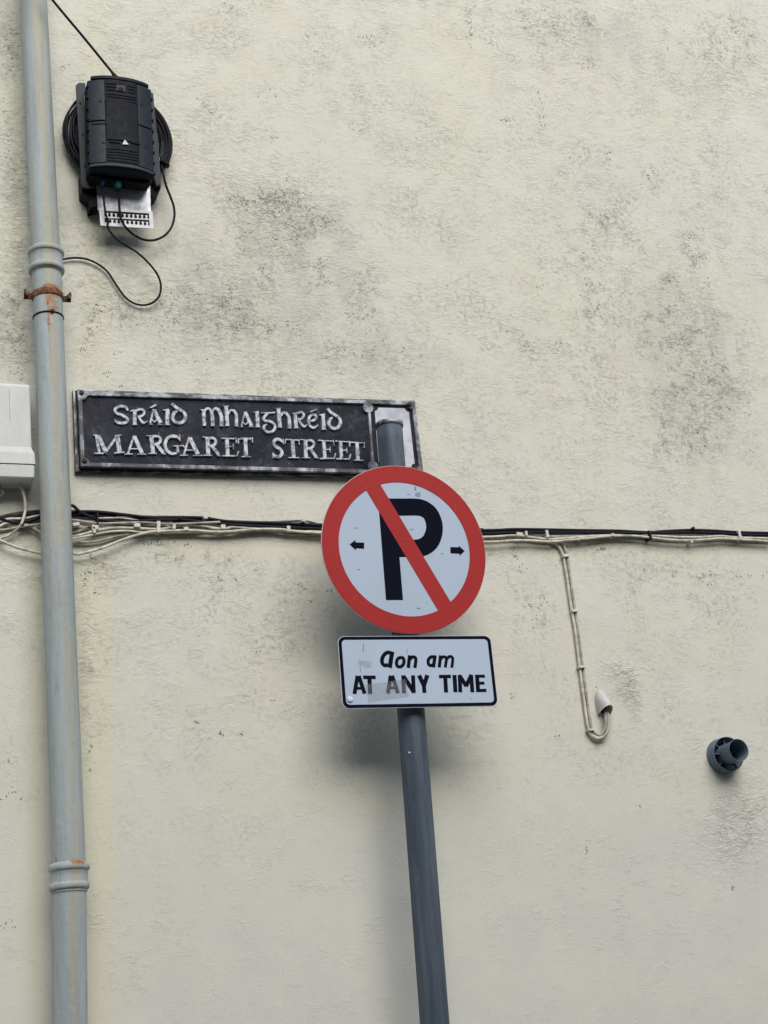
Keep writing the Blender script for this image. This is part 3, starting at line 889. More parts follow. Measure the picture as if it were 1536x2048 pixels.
# raised lip round the backing plate
def inset(poly, d):
    n = len(poly)
    c = np.mean(np.array(poly), 0)
    out = []
    for i in range(n):
        p0, p1, p2 = np.array(poly[i - 1]), np.array(poly[i]), np.array(poly[(i + 1) % n])
        a, b = nrm(p1 - p0), nrm(p2 - p1)
        na, nb_ = np.array([-a[1], a[0]]), np.array([-b[1], b[0]])
        if na @ (c - p1) < 0:
            na, nb_ = -na, -nb_
        k = nrm(na + nb_)
        out.append(tuple(p1 + k * d / max(0.3, k @ na)))
    return out


m = MB()
lip_o = inset(slab, 0.001)
lip_i = inset(slab, 0.0055)


def refine(poly, n):
    out = []
    for i in range(len(poly)):
        a, b = np.array(poly[i]), np.array(poly[(i + 1) % len(poly)])
        out += [tuple(a + (b - a) * k / n) for k in range(n)]
    return out


m.ring(F0, refine(lip_o, 20), refine(lip_i, 20), -0.0035, 0.004)
m.build('backing_lip', M['rim'], plaque)
plate = px_poly(F1, [(154, 784), (829, 804.5), (845.5, 951), (160, 935)])
m = MB()
m.prism(F1, plate, 0.0, 0.0135)
pl = m.build('plate', M['field'], plaque)


# rim: outer loop = plate edge, inner loop with scalloped corners
def scallop(poly, ins, r, n=8):
    """inner loop with concave quarter circles at the corners"""
    q = inset(poly, ins)
    out = []
    m_ = len(q)
    for i in range(m_):
        p = np.array(q[i])
        a = nrm(np.array(q[i - 1]) - p)
        b = nrm(np.array(q[(i + 1) % m_]) - p)
        for k in range(n + 1):
            t = k / n * math.pi / 2
            out.append(tuple(p + a * r * math.cos(t) + b * r * math.sin(t)))
    return out


def outer_match(poly, n=8):
    out = []
    m_ = len(poly)
    for i in range(m_):
        p = np.array(poly[i])
        for k in range(n + 1):
            t = (k / n - 0.5) * 0.02
            a = nrm(np.array(poly[i - 1]) - p)
            b = nrm(np.array(poly[(i + 1) % m_]) - p)
            out.append(tuple(p + (a * max(0, -t) + b * max(0, t))))
    return out


def rim_between(fr, outer, inner, y0, y1, mat, parent, name):
    n = len(outer)
    m = MB()
    ch = 0.0022
    oi = [tuple(np.array(o_) + nrm(np.array(i_) - np.array(o_)) * ch) for o_, i_ in zip(outer, inner)]
    io = [tuple(np.array(i_) + nrm(np.array(o_) - np.array(i_)) * ch) for o_, i_ in zip(outer, inner)]
    loops = [(outer, y1), (outer, y0 + 0.002), (oi, y0), (io, y0), (inner, y0 + 0.002), (inner, y1)]
    vs = [fr.w(x, yy, z) for lp, yy in loops for x, z in lp]
    fs = []
    for L in range(len(loops) - 1):
        for i in range(n):
            j = (i + 1) % n
            fs.append((L * n + i, L * n + j, (L + 1) * n + j, (L + 1) * n + i))
    m.add(vs, fs)
    return m.build(name, mat, parent)


po = inset(plate, 0.0004)
rim_between(F1, outer_match(po), scallop(plate, 0.0125, 0.0135), -0.0075, 0.004, M['rim'], plaque, 'rim')
# upright bar between the name and the crest panel, with round ends
m = MB()
T2 = lambda u, v: F1.loc(u, v)
m.stroke(F1, [T2(736.5, 812), T2(741, 880), T2(746, 945)], 0.0105, -0.0068, 0.001, 2, 0.0018)
for (u, v) in ((734.5, 817), (744.5, 934)):
    x, z = T2(u, v)
    m.prism(F1, [(x + 0.0155 * math.cos(a), z + 0.0155 * math.sin(a)) for a in np.linspace(0, 2 * math.pi, 25)[:-1]], -0.0078, 0.001)
m.build('divider_bar', M['rim'], plaque)
# crest panel, dull silver with scalloped corners
cp = px_poly(F1, [(748.5, 815.5), (816.5, 817.5), (829.5, 935), (757.5, 932)])
m = MB()
m.prism(F1, scallop(cp, 0.0, 0.011), -0.0022, 0.001)
m.build('crest_panel', M['crest'], plaque)
for (u, v) in ((162, 788), (168, 924), (817, 811), (829, 940)):
    x, z = F1.loc(u, v)
    m = MB()
    m.lathe(F1.w(x, 0, z), (0, -1, 0), [(0.006, 0.0068), (0.0105, 0.0066), (0.0125, 0.005), (0.013, 0.0)], 12, False)
    m.build('bolt', M['bolt'], plaque)

# lettering, cast in relief: strokes in photograph pixels via a crop's origin and scale
def words_of(strokes_px, gap=13.0):
    """split strokes given in photograph pixels into words at the wide gaps"""
    ss = sorted(strokes_px, key=lambda st: min(p[0] for p in st[1:]))
    out, right = [], None
    for st in ss:
        x0 = min(p[0] for p in st[1:])
        x1 = max(p[0] for p in st[1:])
        if right is None or x0 > right + gap:
            out.append([])
            right = x1
        out[-1].append(st)
        right = max(right, x1)
    return out


def to_px(strokes, ox, oy, s):
    return [(st[0] / s,) + tuple((ox + p[0] / s, oy + p[1] / s) + tuple(p[2:]) for p in st[1:]) for st in strokes]


def write(fr, strokes_px, mpp_, y0, y1, cham, name, mat, parent, widen=1.0, step=0.00008):
    for word in words_of(strokes_px):
        m = MB()
        for i, st in enumerate(word):
            q = [tuple(fr.loc(p[0], p[1])) + tuple(p[2:]) for p in st[1:]]
            ww = st[0] * mpp_ * widen
            m.stroke(fr, q, ww, y0 - step * (i % 7), y1, 5 if len(q) > 2 else 0, min(cham, ww * 0.3))
        m.build(name, mat, parent)


mpp = abs(F1.loc(500, 860)[0] - F1.loc(400, 860)[0]) / 100
H = (200, 780, 5.12)
A_ = (130, 760, 4.1514)
B_ = (480, 780, 4.0421)
irish_h = [
    (35, (280, 218, .7), (262, 188), (225, 174), (180, 180), (152, 208), (165, 242), (215, 262), (262, 288), (280, 318), (255, 342), (205, 347), (165, 332), (145, 308, .6)),
    (22, (303, 226, .5), (330, 218), (360, 218)), (40, (352, 212), (352, 360)), (14, (328, 362), (376, 362)),
    (30, (362, 222), (400, 205), (440, 215), (448, 245), (425, 272), (380, 284)), (30, (392, 282), (415, 320), (445, 345), (488, 322, .4)),
    (24, (496, 194, .3), (530, 180), (574, 160, 1.1)),
    (24, (545, 205), (522, 300), (508, 350)), (44, (548, 210), (575, 265), (618, 345)), (13, (500, 358), (535, 358)), (13, (588, 360), (645, 360)), (18, (530, 312), (552, 335), (575, 312)),
    (20, (636, 212, .4), (660, 214), (700, 206)), (44, (688, 208), (685, 362)), (12, (660, 364), (712, 364)),
    (38, (732, 146), (770, 182), (815, 210), (855, 238), (872, 280), (855, 325), (808, 345), (762, 332), (740, 292), (755, 245), (785, 225, .7)),
    (20, (1014, 212, .3), (1040, 212), (1065, 215)), (40, (1056, 215), (1066, 374)), (32, (1060, 232), (1088, 200), (1118, 203), (1134, 240)), (42, (1130, 230), (1145, 280), (1152, 376)),
    (30, (1145, 232), (1175, 196), (1208, 205)), (42, (1200, 200), (1228, 250), (1240, 300), (1240, 380)),
    (16, (1244, 172, .4), (1275, 180), (1310, 170)), (44, (1285, 172), (1300, 376)), (30, (1302, 255), (1330, 218), (1365, 218)), (38, (1358, 212), (1388, 255), (1393, 300), (1393, 380)),
]
irish_b = [
    (18, (38, 182), (22, 245), (8, 298)), (34, (38, 185), (58, 230), (88, 296)), (11, (0, 303), (28, 304)), (11, (68, 303), (108, 303)), (14, (20, 265), (40, 285), (60, 265)),
    (16, (98, 186, .4), (118, 186), (146, 180)), (35, (134, 182), (140, 302)), (10, (120, 304), (160, 305)),
    (17, (166, 190), (215, 192), (280, 188)), (26, (218, 195), (188, 230), (195, 252), (245, 262), (278, 295), (268, 332), (232, 348), (196, 332), (190, 300), (215, 282, .6)),
    (14, (276, 152, .4), (300, 158), (326, 150)), (35, (306, 152), (320, 310)), (26, (322, 215), (345, 190), (372, 195)), (32, (366, 190), (390, 225), (396, 270), (398, 316)),
    (14, (412, 195, .4), (430, 196), (452, 192)), (34, (440, 192), (450, 312)), (24, (455, 196), (490, 186), (512, 205), (495, 235), (465, 243)), (26, (470, 243), (492, 280), (515, 300), (540, 284, .4)), (10, (430, 314), (468, 314)),
    (18, (552, 186, .3), (585, 174), (616, 162, 1.1)),
    (26, (558, 258, .6), (592, 250), (612, 232), (605, 210), (582, 204), (560, 220), (550, 258), (562, 296), (592, 310), (628, 288, .5)),
    (16, (630, 206, .4), (648, 208), (682, 200)), (34, (666, 202), (674, 322)), (10, (652, 324), (694, 324)),
    (31, (700, 156), (730, 188), (770, 212), (802, 242), (806, 282), (782, 312), (745, 314), (716, 290), (718, 252), (742, 228, .7)),
]
write(F1, to_px(irish_h, *H) + to_px(irish_b, *B_), mpp, -0.006, 0.001, 0.0012, 'irish_word', M['relief'], plaque, 1.02)
eng_a = [
    (13, (230, 463), (278, 466)), (26, (256, 466), (282, 612)), (38, (270, 468), (338, 604)), (24, (338, 604), (426, 478)), (40, (430, 468), (452, 612)), (13, (415, 466), (468, 464)), (16, (238, 615), (318, 615)), (16, (405, 613), (488, 606)), (12, (320, 606), (350, 622)),
    (20, (570, 470), (520, 616)), (36, (572, 474), (636, 612)), (14, (535, 578), (608, 578)), (13, (492, 621), (560, 621)), (13, (598, 622), (670, 622)),
    (13, (673, 470), (725, 470)), (36, (712, 470), (728, 612)), (26, (722, 476), (765, 472), (790, 495), (778, 528), (735, 540)), (32, (756, 538), (812, 612)), (13, (688, 616), (756, 616)), (13, (800, 616), (832, 622)),
    (30, (950, 500, .6), (925, 478), (880, 474), (845, 494), (828, 540), (842, 590), (880, 616), (925, 614, .7)), (14, (948, 460), (950, 512)), (26, (932, 560), (934, 608)), (14, (890, 553), (970, 553)), (16, (970, 545), (990, 565)),
    (20, (1028, 482), (984, 624)), (38, (1032, 486), (1100, 622)), (14, (998, 588), (1072, 590)), (13, (952, 631), (1016, 631)), (13, (1058, 632), (1138, 633)),
    (13, (1136, 480), (1190, 484)), (36, (1178, 482), (1186, 626)), (26, (1186, 490), (1225, 488), (1248, 512), (1236, 545), (1195, 556)), (32, (1214, 552), (1272, 626)), (13, (1146, 631), (1216, 632)), (13, (1262, 632), (1290, 636)),
    (34, (1340, 492), (1348, 632)), (15, (1296, 490), (1420, 494)), (14, (1412, 484), (1420, 530)), (14, (1345, 560), (1392, 556)), (12, (1394, 536), (1394, 580)), (17, (1302, 635), (1428, 636)), (14, (1424, 636), (1438, 596)),
    (15, (1432, 496), (1536, 500)), (14, (1436, 490), (1436, 535)),
]
eng_b = [
    (34, (38, 398), (46, 540)), (15, (0, 395), (100, 398)), (13, (96, 390), (96, 430)), (14, (8, 545), (82, 546)),
    (30, (342, 430, .6), (318, 408), (285, 406), (268, 432), (285, 462), (322, 486), (336, 518), (312, 544), (275, 540), (262, 518, .6)), (11, (346, 400), (346, 445)), (11, (262, 512), (262, 556)),
    (15, (362, 406), (474, 412)), (12, (366, 404), (358, 442)), (12, (472, 408), (476, 448)), (34, (420, 408), (430, 550)), (13, (388, 552), (474, 553)),
    (12, (480, 406), (530, 410)), (34, (524, 410), (530, 550)), (25, (532, 416), (572, 414), (594, 440), (578, 470), (540, 480)), (30, (560, 476), (612, 550)), (12, (495, 553), (562, 554)), (12, (600, 552), (632, 556)),
    (32, (672, 418), (682, 556)), (14, (626, 412), (752, 420)), (12, (748, 410), (756, 458)), (13, (680, 488), (722, 486)), (11, (724, 468), (724, 508)), (16, (640, 560), (762, 558)), (13, (758, 560), (768, 518)),
    (32, (808, 424), (816, 560)), (14, (766, 418), (880, 426)), (12, (876, 418), (884, 464)), (13, (815, 494), (856, 492)), (11, (858, 474), (858, 514)), (16, (774, 562), (880, 564)), (13, (878, 566), (890, 524)),
    (15, (882, 428), (1002, 434)), (12, (886, 426), (882, 464)), (12, (1000, 430), (1000, 472)), (34, (940, 430), (950, 570)), (13, (914, 573), (992, 574)),
]
write(F1, to_px(eng_a, *A_) + to_px(eng_b, *B_), mpp, -0.006, 0.001, 0.0011, 'english_word', M['relief'], plaque, 1.02)

# ------------------------------------------------------------------ sign post
SY = -0.200
KS_ = (DIST + SY) / (DIST - 0.306) * DIST / 4.2
S = 0.9
pole_y = SY + 0.058
p1, p2 = P(778.5, 850, pole_y), P(869.5, 2048, pole_y)
pd = nrm(p2 - p1)
pole_base = p1 + pd * (p1[2] / -pd[2])
prad = pxw(52.5, 823, 1430, pole_y) / 2
post = thing('parking_sign_post', (pole_base[0], pole_base[1], 0), 'slightly leaning dark grey sign post carrying the round no-parking sign and its time plate', 'road sign')
m = MB()
n = 60
m.tube([pole_base + (p1 - pole_base) * i / n for i in range(n + 1)], prad, 40)
m.build('pole', M['pole'], post)
m = MB()
ax = -pd
m.lathe(p1 - ax * 0.004, ax, [(-0.004, prad * 0.99), (-0.004, prad + 0.0025), (0.003, prad + 0.003), (0.008, prad + 0.0015), (0.011, prad * 0.8), (0.012, 0.0)], 40)
m.build('pole_cap', M['rim'], post)
m = MB()
q = P(819, 1505, pole_y - prad)
q = q + np.array([0, -0.0002, 0])
m.lathe(q, (0, -1, 0), [(-0.002, 0.0022), (0.0006, 0.0022), (0.0008, 0.0)], 10)
m.build('paint_fleck', M['label'], post)

rc = P(808, 1098, SY)
FR = Frame([1.6174 * KS_, SY, EYE + (2.9625 - 1.6) * KS_], 0.0, 0.0365, 0.0)
R = 0.2517 * KS_
NSEG = 96
cir = lambda r: [(r * math.cos(2 * math.pi * k / NSEG), r * math.sin(2 * math.pi * k / NSEG)) for k in range(NSEG)]
m = MB()
m.prism(FR, cir(R), 0.0, 0.003)
disc = m.build('round_sign', M['sheet'], post)
m = MB(); m.prism(FR, cir(R * 0.93), -0.0004, 0.0002); m.build('white_face', M['white'], disc)
C5 = (630, 910, 3.865)
L5 = lambda X, Y: FR.loc(C5[0] + X / C5[2], C5[1] + Y / C5[2])
m5 = abs(FR.loc(900, 1098)[0] - FR.loc(800, 1098)[0]) / 100 / C5[2]
m = MB()
m.prism(FR, [L5(*q) for q in [(487, 338), (614, 338), (680, 1122), (548, 1122)]], -0.0008, 0.0)
bowl = [L5(*q) for q in [(556, 403), (680, 403), (780, 403), (838, 415), (888, 452), (916, 510), (923, 565), (914, 620), (886, 675), (838, 710), (780, 722), (720, 722), (606, 722)]]
m.stroke(FR, bowl, 129 * m5, -0.00085, 0.0, 5)
m.build('letter_p', M['black'], disc)
for arr in ([(266, 692), (312, 657), (313, 676), (380, 678), (378, 726), (315, 721), (317, 738)], [(1045, 712), (1112, 714), (1112, 702), (1156, 744), (1117, 779), (1116, 764), (1047, 760)]):
    m = MB(); m.prism(FR, [L5(*q) for q in arr], -0.0008, 0.0); m.build('arrow', M['black'], disc)
m = MB()
sa, sb = np.array(L5(440, 235)), np.array(L5(1004, 1178))
dd = nrm(sb - sa)
wq = 121 * m5
mid_ = (sa + sb) / 2
hl = R * 0.86
nn = np.array([-dd[1], dd[0]]) * wq / 2
off = mid_ - dd * (mid_ @ dd)
m.prism(FR, [tuple(off - dd * hl + nn), tuple(off + dd * hl + nn), tuple(off + dd * hl - nn), tuple(off - dd * hl - nn)], -0.0013, 0.0)
m.build('red_slash', M['red'], disc)
m = MB(); m.ring(FR, cir(R * 0.994), cir(R * 0.797), -0.0016, 0.0); m.build('red_ring', M['red'], disc)

FP = Frame([1.6159 * KS_, SY, EYE + (2.6011 - 1.6) * KS_], -0.0948, -0.023, 0.0263)
PW, PH = 0.445 * KS_, 0.2036 * KS_


def rrect(w, h, r, n=8):
    out = []
    for (sx, sz, a0) in ((1, 1, 0), (-1, 1, 90), (-1, -1, 180), (1, -1, 270)):
        for k in range(n + 1):
            a = math.radians(a0 + 90 * k / n)
            out.append((sx * (w / 2 - r) + r * math.cos(a), sz * (h / 2 - r) + r * math.sin(a)))
    return out


m = MB(); m.prism(FP, rrect(PW + 0.002, PH + 0.002, 0.018), 0.0, 0.003)
tp = m.build('time_plate', M['dot'], post)
m = MB(); m.prism(FP, rrect(PW - 0.012, PH - 0.012, 0.012), -0.0004, 0.0002); m.build('white_face', M['white'], tp)
m = MB(); m.ring(FP, rrect(PW - 0.0005, PH - 0.0005, 0.017), rrect(PW - 0.0175, PH - 0.0175, 0.0105), -0.0008, 0.0002); m.build('black_border', M['black'], tp)
LP = lambda X, Y: FP.loc(C5[0] + X / C5[2], C5[1] + Y / C5[2])
mp5 = abs(FP.loc(900, 1340)[0] - FP.loc(800, 1340)[0]) / 100


def text_plate(strokes, name, widen):
    write(FP, to_px(strokes, *C5), mp5, -0.0008, 0.0, 0.0, name, M['black'], tp, widen, 0.00005)


C5 = (680, 1270, 4.8)
text_plate([
    (36, (500, 178), (462, 168), (428, 185), (405, 225), (405, 268), (428, 292), (462, 286)), (40, (502, 160), (490, 230), (478, 316)), (30, (496, 250), (476, 285), (470, 305)),
    (31, (588, 214), (556, 228), (542, 262), (548, 296), (572, 306), (600, 292), (614, 258), (606, 224), (586, 213)),
    (33, (668, 196), (655, 316)), (31, (666, 240), (690, 214), (716, 214), (728, 240), (718, 316)),
    (31, (905, 212), (872, 212), (848, 240), (850, 280), (872, 294), (898, 284)), (33, (912, 196), (896, 312)),
    (31, (965, 196), (952, 312)), (28, (962, 236), (985, 212), (1012, 214), (1020, 240), (1010, 312)), (28, (1022, 236), (1044, 210), (1070, 210), (1082, 236), (1072, 314)),
], 'irish_word', 1.0)
text_plate([
    (40, (168, 392), (138, 566)), (40, (180, 392), (236, 564)), (28, (148, 512), (222, 512)),
    (36, (222, 407), (342, 407)), (42, (280, 392), (290, 566)),
    (40, (486, 390), (460, 562)), (40, (500, 390), (556, 558)), (28, (468, 508), (546, 508)),
    (40, (606, 388), (614, 558)), (44, (606, 394), (712, 552)), (40, (700, 388), (708, 556)),
    (44, (758, 388), (806, 488)), (44, (838, 386), (804, 488)), (42, (804, 470), (810, 556)),
    (36, (950, 400), (1064, 398)), (42, (1008, 384), (1018, 552)),
    (42, (1098, 384), (1108, 550)),
    (40, (1148, 384), (1154, 550)), (42, (1146, 388), (1212, 492)), (42, (1262, 384), (1208, 492)), (40, (1258, 382), (1270, 550)),
    (42, (1314, 382), (1326, 548)), (32, (1300, 396), (1390, 396)), (31, (1310, 464), (1386, 462)), (33, (1316, 534), (1404, 532)),
], 'english_word', 0.92)
C5 = (630, 910, 3.865)
for poly in ([(333, 1583), (437, 1600), (428, 1648), (330, 1622)], [(385, 1775), (700, 1735), (725, 1865), (415, 1915)]):
    pp = []
    for i in range(4):
        a_, b_ = np.array(poly[i]), np.array(poly[(i + 1) % 4])
        for k in range(9):
            pp.append(tuple(a_ + (b_ - a_) * k / 9 + np.array([rng.uniform(-3, 3), rng.uniform(-3, 3)])))
    m = MB(); m.prism(FP, [LP(*q) for q in pp], -0.0017, -0.0015); m.build('old_tape', M['tape'], tp)
for (X, Y, w, h) in ((372, 1490, 5, 38), (350, 1660, 4, 30), (712, 1520, 4, 24), (1205, 1888, 5, 6)):
    m = MB(); m.prism(FP, [LP(X + w * math.cos(q) * rng.uniform(.6, 1.3), Y + h * math.sin(q) * rng.uniform(.7, 1.1)) for q in np.linspace(0, 6.28, 12)[:-1]], -0.0011, -0.0009)
    m.build('smudge', M['smudge'], tp)
for (X, Y, w, h) in ((312, 566, 17, 6), (336, 886, 16, 6), (745, 576, 18, 5), (800, 1186, 18, 7), (982, 764, 16, 6), (864, 1144, 5, 9), (722, 304, 14, 7), (775, 260, 9, 24), (795, 306, 24, 24)):
    m = MB(); m.prism(FR, [L5(X + w * math.cos(q) * rng.uniform(.6, 1.2), Y + h * math.sin(q) * rng.uniform(.5, 1.1)) for q in np.linspace(0, 6.28, 12)[:-1]], -0.0011, -0.0009)
    m.build('smudge', M['smudge'], disc)
for (a_, b_) in (((1296, 806), (1326, 810)), ((534, 82), (540, 106)), ((490, 335), (496, 372)), ((1078, 385), (1086, 440)), ((935, 272), (985, 205)), ((275, 1140), (318, 1085)), ((330, 180), (372, 240)), ((135, 390), (180, 430)), ((1120, 1060), (1200, 1110)), ((640, 655), (740, 655)), ((700, 775), (830, 782)), ((380, 262), (500, 218))):
    m = MB(); m.stroke(FR, [L5(*a_), L5((a_[0] + b_[0]) / 2 + 2, (a_[1] + b_[1]) / 2 + 2), L5(*b_)], 2.6 * m5, -0.00185, -0.0012, 2)
    m.build('scratch', M['scratch'], disc)
m = MB()
x, z = LP(270, 1890)
m.lathe(FP.w(x, 0, z), FP.M @ np.array([0, -1, 0]), [(0, 0.0078), (0.003, 0.0075), (0.0042, 0.005), (0.0045, 0.0)], 24)
m.build('rivet_cap', M['dot'], tp)
# clamps behind both plates
for fr, zz, name in ((FR, 0.10, 'r'), (FR, -0.10, 'r'), (FP, 0.045, 'p'), (FP, -0.045, 'p')):
    c = fr.w(0, 0, zz)
    t_ = (c[2] - pole_base[2]) / (p1[2] - pole_base[2])
    ac = pole_base + (p1 - pole_base) * t_
    m = MB()
    m.lathe(ac, (0, 0, 1), [(-0.016, prad * 0.99), (-0.016, prad + 0.004), (0.016, prad + 0.004), (0.016, prad * 0.99)], 36)
    fz = Frame([ac[0], c[1], c[2]])
    m.box(fz, -0.05, 0.05, 0.009, ac[1] - prad - c[1] + 0.002, -0.013, 0.013, 0.002)
    m.build('clamp', M['clamp'], post)

# ------------------------------------------------------------------ cables
def cable(name, pts, w, Y, mat, label, group=None, ys=None, ext=True, parent=None, wob=0.0, seg=8):
    """pts in photograph pixels; Y one depth or a list; w = diameter in photograph pixels"""
    q = []
    for i, p in enumerate(pts):
        yy = ys[i] if ys else (p[2] if len(p) > 2 else Y)
        q.append(P(p[0], p[1], yy))
    q = catmull(q, 8)
    if wob:
        q = [a + np.array([0, 0, rng.uniform(-wob, wob)]) for a in q]
    c = np.mean(np.array(q), 0)
    r = pxw(w, pts[len(pts) // 2][0], pts[len(pts) // 2][1], Y) / 2
    m = MB()
    m.tube(q, r, seg)
    mid = q[len(q) // 2]
    if parent is None:
        th = thing(name, mid, label, 'cable', group) if label else None
        m.build('sheath', mat, th)
        return th
    return m.build(name, mat, parent)


GRP = 'cables running level along the wall'


def X_(ox, oy, s, pts):
    return [(ox + a / s, oy + b / s) for a, b in pts]


bk1 = cable('black_cable', [(-30, 1026), (0, 1036), (13, 1042), (28, 1045.5), (43, 1045), (64, 1041), (84, 1031), (110, 1015), (143, 1011), (158, 1022), (185, 1036), (206, 1041), (258, 1043), (300, 1041), (361, 1039.5), (417, 1045), (487, 1051), (581, 1055), (645, 1058), (800, 1066), (967, 1067), (1028, 1065), (1087, 1064.5), (1165, 1065), (1236, 1066), (1299, 1066.5), (1373, 1065), (1431, 1066), (1480, 1069), (1545, 1071)],
            6.6, -0.020, M['blackcable'], 'lower of the black cables, dipping in a shallow V left of the drainpipe', GRP)
bk2 = cable('black_cable', [(-30, 1042), (30, 1033), (84, 1026), (143, 1024), (193, 1024), (247, 1029.5), (300, 1035.5), (361, 1035), (412, 1037), (464, 1044), (558, 1047), (645, 1051), (800, 1059), (967, 1061), (1028, 1059), (1087, 1059.5), (1165, 1061), (1236, 1062), (1265, 1063.5), (1299, 1065), (1334, 1062.5), (1383, 1060.5), (1431, 1062), (1480, 1065), (1545, 1066.5)],
            6.8, -0.013, M['blackcable'], 'upper of the black cables, topmost line of the level cable run from pipe to sign', GRP)
cable('black_cable', [(143, 1030), (200, 1033), (300, 1041), (420, 1041), (520, 1049), (645, 1054.5), (800, 1062), (967, 1064), (1100, 1063), (1250, 1065), (1340, 1066), (1545, 1070)],
      6.0, -0.008, M['blackcable'], 'thin black cable pressed between the two thicker black ones against the wall', GRP)
cable('grey_cable', [(-30, 1038), (0, 1033), (32, 1026), (82, 1021), (120, 1022), (193, 1028), (247, 1031), (300, 1033), (408, 1034.5), (424, 1038.7), (464, 1042), (534, 1044.3), (602, 1041.7), (628, 1045.7), (650, 1049), (800, 1056), (967, 1058)],
      4.5, -0.007, M['darkcable'], 'thin grey weathered cable along the top edge of the run, left of the round sign', GRP)
cable('cream_cable', [(-30, 1046), (0, 1042), (19, 1038), (49, 1037), (84, 1031), (120, 1036), (144, 1045), (161, 1048), (185, 1052), (200, 1056)],
      6.0, -0.016, M['cream'], 'short bright cream cable crossing behind the drainpipe at the level of the black ones', GRP)
cable('cream_cable', [(-30, 1063), (0, 1052), (13, 1046.6), (43, 1047.6), (64, 1054), (84, 1066), (110, 1072), (144, 1073), (172, 1067), (193, 1061), (226, 1056), (258, 1056), (300, 1058), (323, 1058), (347, 1053), (370, 1049.5), (403, 1051.5), (431, 1057), (452, 1057), (464, 1054), (487, 1055), (540, 1060), (600, 1063), (650, 1064), (800, 1072), (967, 1074), (1032, 1071), (1087, 1078), (1126, 1077), (1184, 1072), (1223, 1070), (1267, 1066.8), (1295, 1070), (1334, 1073), (1373, 1074.5), (1412, 1074), (1441, 1072), (1476, 1075), (1545, 1077)],
      5.6, -0.018, M['cream'], 'wavy cream cable weaving along the middle of the level run', GRP)
cable('cream_cable', [(-30, 1072), (0, 1081), (32, 1094), (64, 1102.5), (86, 1107), (116, 1109), (146, 1108), (163, 1107), (204, 1096), (247, 1079), (290, 1066), (318, 1062.7), (382, 1061), (429, 1063.7), (464, 1062.8), (511, 1058.6), (558, 1058.6), (577, 1061), (605, 1064), (650, 1067), (800, 1080), (967, 1084), (1030, 1081), (1067, 1081.5), (1096, 1083.5), (1126, 1081.5), (1175, 1077), (1223, 1072), (1271, 1072), (1298, 1075), (1334, 1079), (1373, 1081), (1412, 1079), (1441, 1077), (1480, 1079), (1545, 1083)],
      5.6, -0.022, M['cream'], 'cream cable hanging in the lowest, widest sag under the drainpipe, bottom line of the run', GRP)
cable('cream_cable', [(86, 1092), (116, 1088), (146, 1085), (189, 1083), (236, 1072), (279, 1066), (330, 1063), (400, 1066), (440, 1068), (500, 1062), (534, 1063), (570, 1068), (605, 1069), (650, 1070), (800, 1078), (967, 1078), (1030, 1076), (1100, 1080)],
      4.8, -0.012, M['greycream'], 'grimy cream cable just above the lowest sag, right of the drainpipe', GRP)
cable('cream_cable', [(60, 1050), (86, 1058), (116, 1068), (146, 1065), (183, 1054.5), (215, 1050.5), (268, 1051.5), (300, 1051), (330, 1050.5), (350, 1056), (400, 1058), (450, 1060), (520, 1055), (650, 1060)],
      5.2, -0.010, M['greycream'], 'dull cream cable under the white clips just right of the drainpipe', GRP)
cable('cream_cable', [(-20, 1066), (10, 1060), (39, 1054), (84, 1050), (146, 1055), (183, 1060), (230, 1063), (300, 1062), (380, 1065), (440, 1061)],
      5.0, -0.006, M['greycream'], 'short grimy cable tucked against the wall, ending among the white clips left of the sign', GRP)
cable('cream_cable', [(193, 1037), (230, 1036), (258, 1038), (300, 1043.8), (335, 1043), (354, 1048), (390, 1047), (450, 1052), (520, 1052)],
      4.4, -0.010, M['cream'], 'thin pale cable showing in short stretches between the black cables left of the sign', GRP)
cable('cream_cable', [(960, 1071), (1033, 1070), (1052, 1066), (1087, 1069), (1098, 1072.5), (1145, 1072), (1184, 1071), (1250, 1069.5), (1302, 1067.5), (1345, 1067.5), (1392, 1069), (1431, 1071), (1480, 1072), (1545, 1073)],
      4.6, -0.014, M['cream'], 'uppermost pale cable right of the round sign, directly under the black ones', GRP)
cable('cream_cable', [(960, 1076), (1030, 1074.5), (1100, 1076), (1150, 1074), (1210, 1070), (1260, 1069)],
      4.4, -0.008, M['greycream'], 'grimy cable behind the pale ones, from the round sign to where two cables drop', GRP)
for pp_, w_, y_, mt_k, lab in (
        ([(86, 1040), (116, 1040), (146, 1040), (175, 1044), (200, 1047), (240, 1046), (290, 1045), (340, 1048), (400, 1046), (440, 1044)], 5.0, -0.0245, 'greycream', 'pale strand crossing in front of the black cables just right of the drainpipe'),
        ([(86, 1078), (116, 1080), (146, 1077), (180, 1071), (215, 1064), (255, 1062), (300, 1066), (350, 1065), (400, 1064)], 4.6, -0.019, 'cream', 'thin pale strand between the clips and the lowest sag, right of the drainpipe'),
        ([(-30, 1056), (0, 1060), (25, 1057), (50, 1052), (84, 1048), (116, 1046), (146, 1049)], 5.0, -0.0235, 'greycream', 'pale strand running level behind the hanging lead, left of the drainpipe')):
    cable('cream_cable', pp_, w_, y_, M[mt_k], lab, GRP)
# the white box's lead
cable('cream_cable', [(40, 965, -0.04), (44, 980, -0.035), (49, 997, -0.028), (50.5, 1019, -0.024), (47, 1036, -0.028), (43, 1047, -0.028), (39, 1053, -0.024), (21.5, 1068, -0.018), (0, 1077, -0.014), (-30, 1084, -0.012)],
      6.2, -0.02, M['cream'], 'cream lead hanging from the off-white box and curling back to the left edge')
cable('cream_cable', [(-2, 968, -0.04), (6, 985, -0.03), (0, 992, -0.02), (-25, 1000, -0.015)], 5, -0.02, M['greycream'], 'short grey-cream lead under the off-white box at the left edge')

# clips and ties along the run
TIEG = 'ties and clips on the level cables'


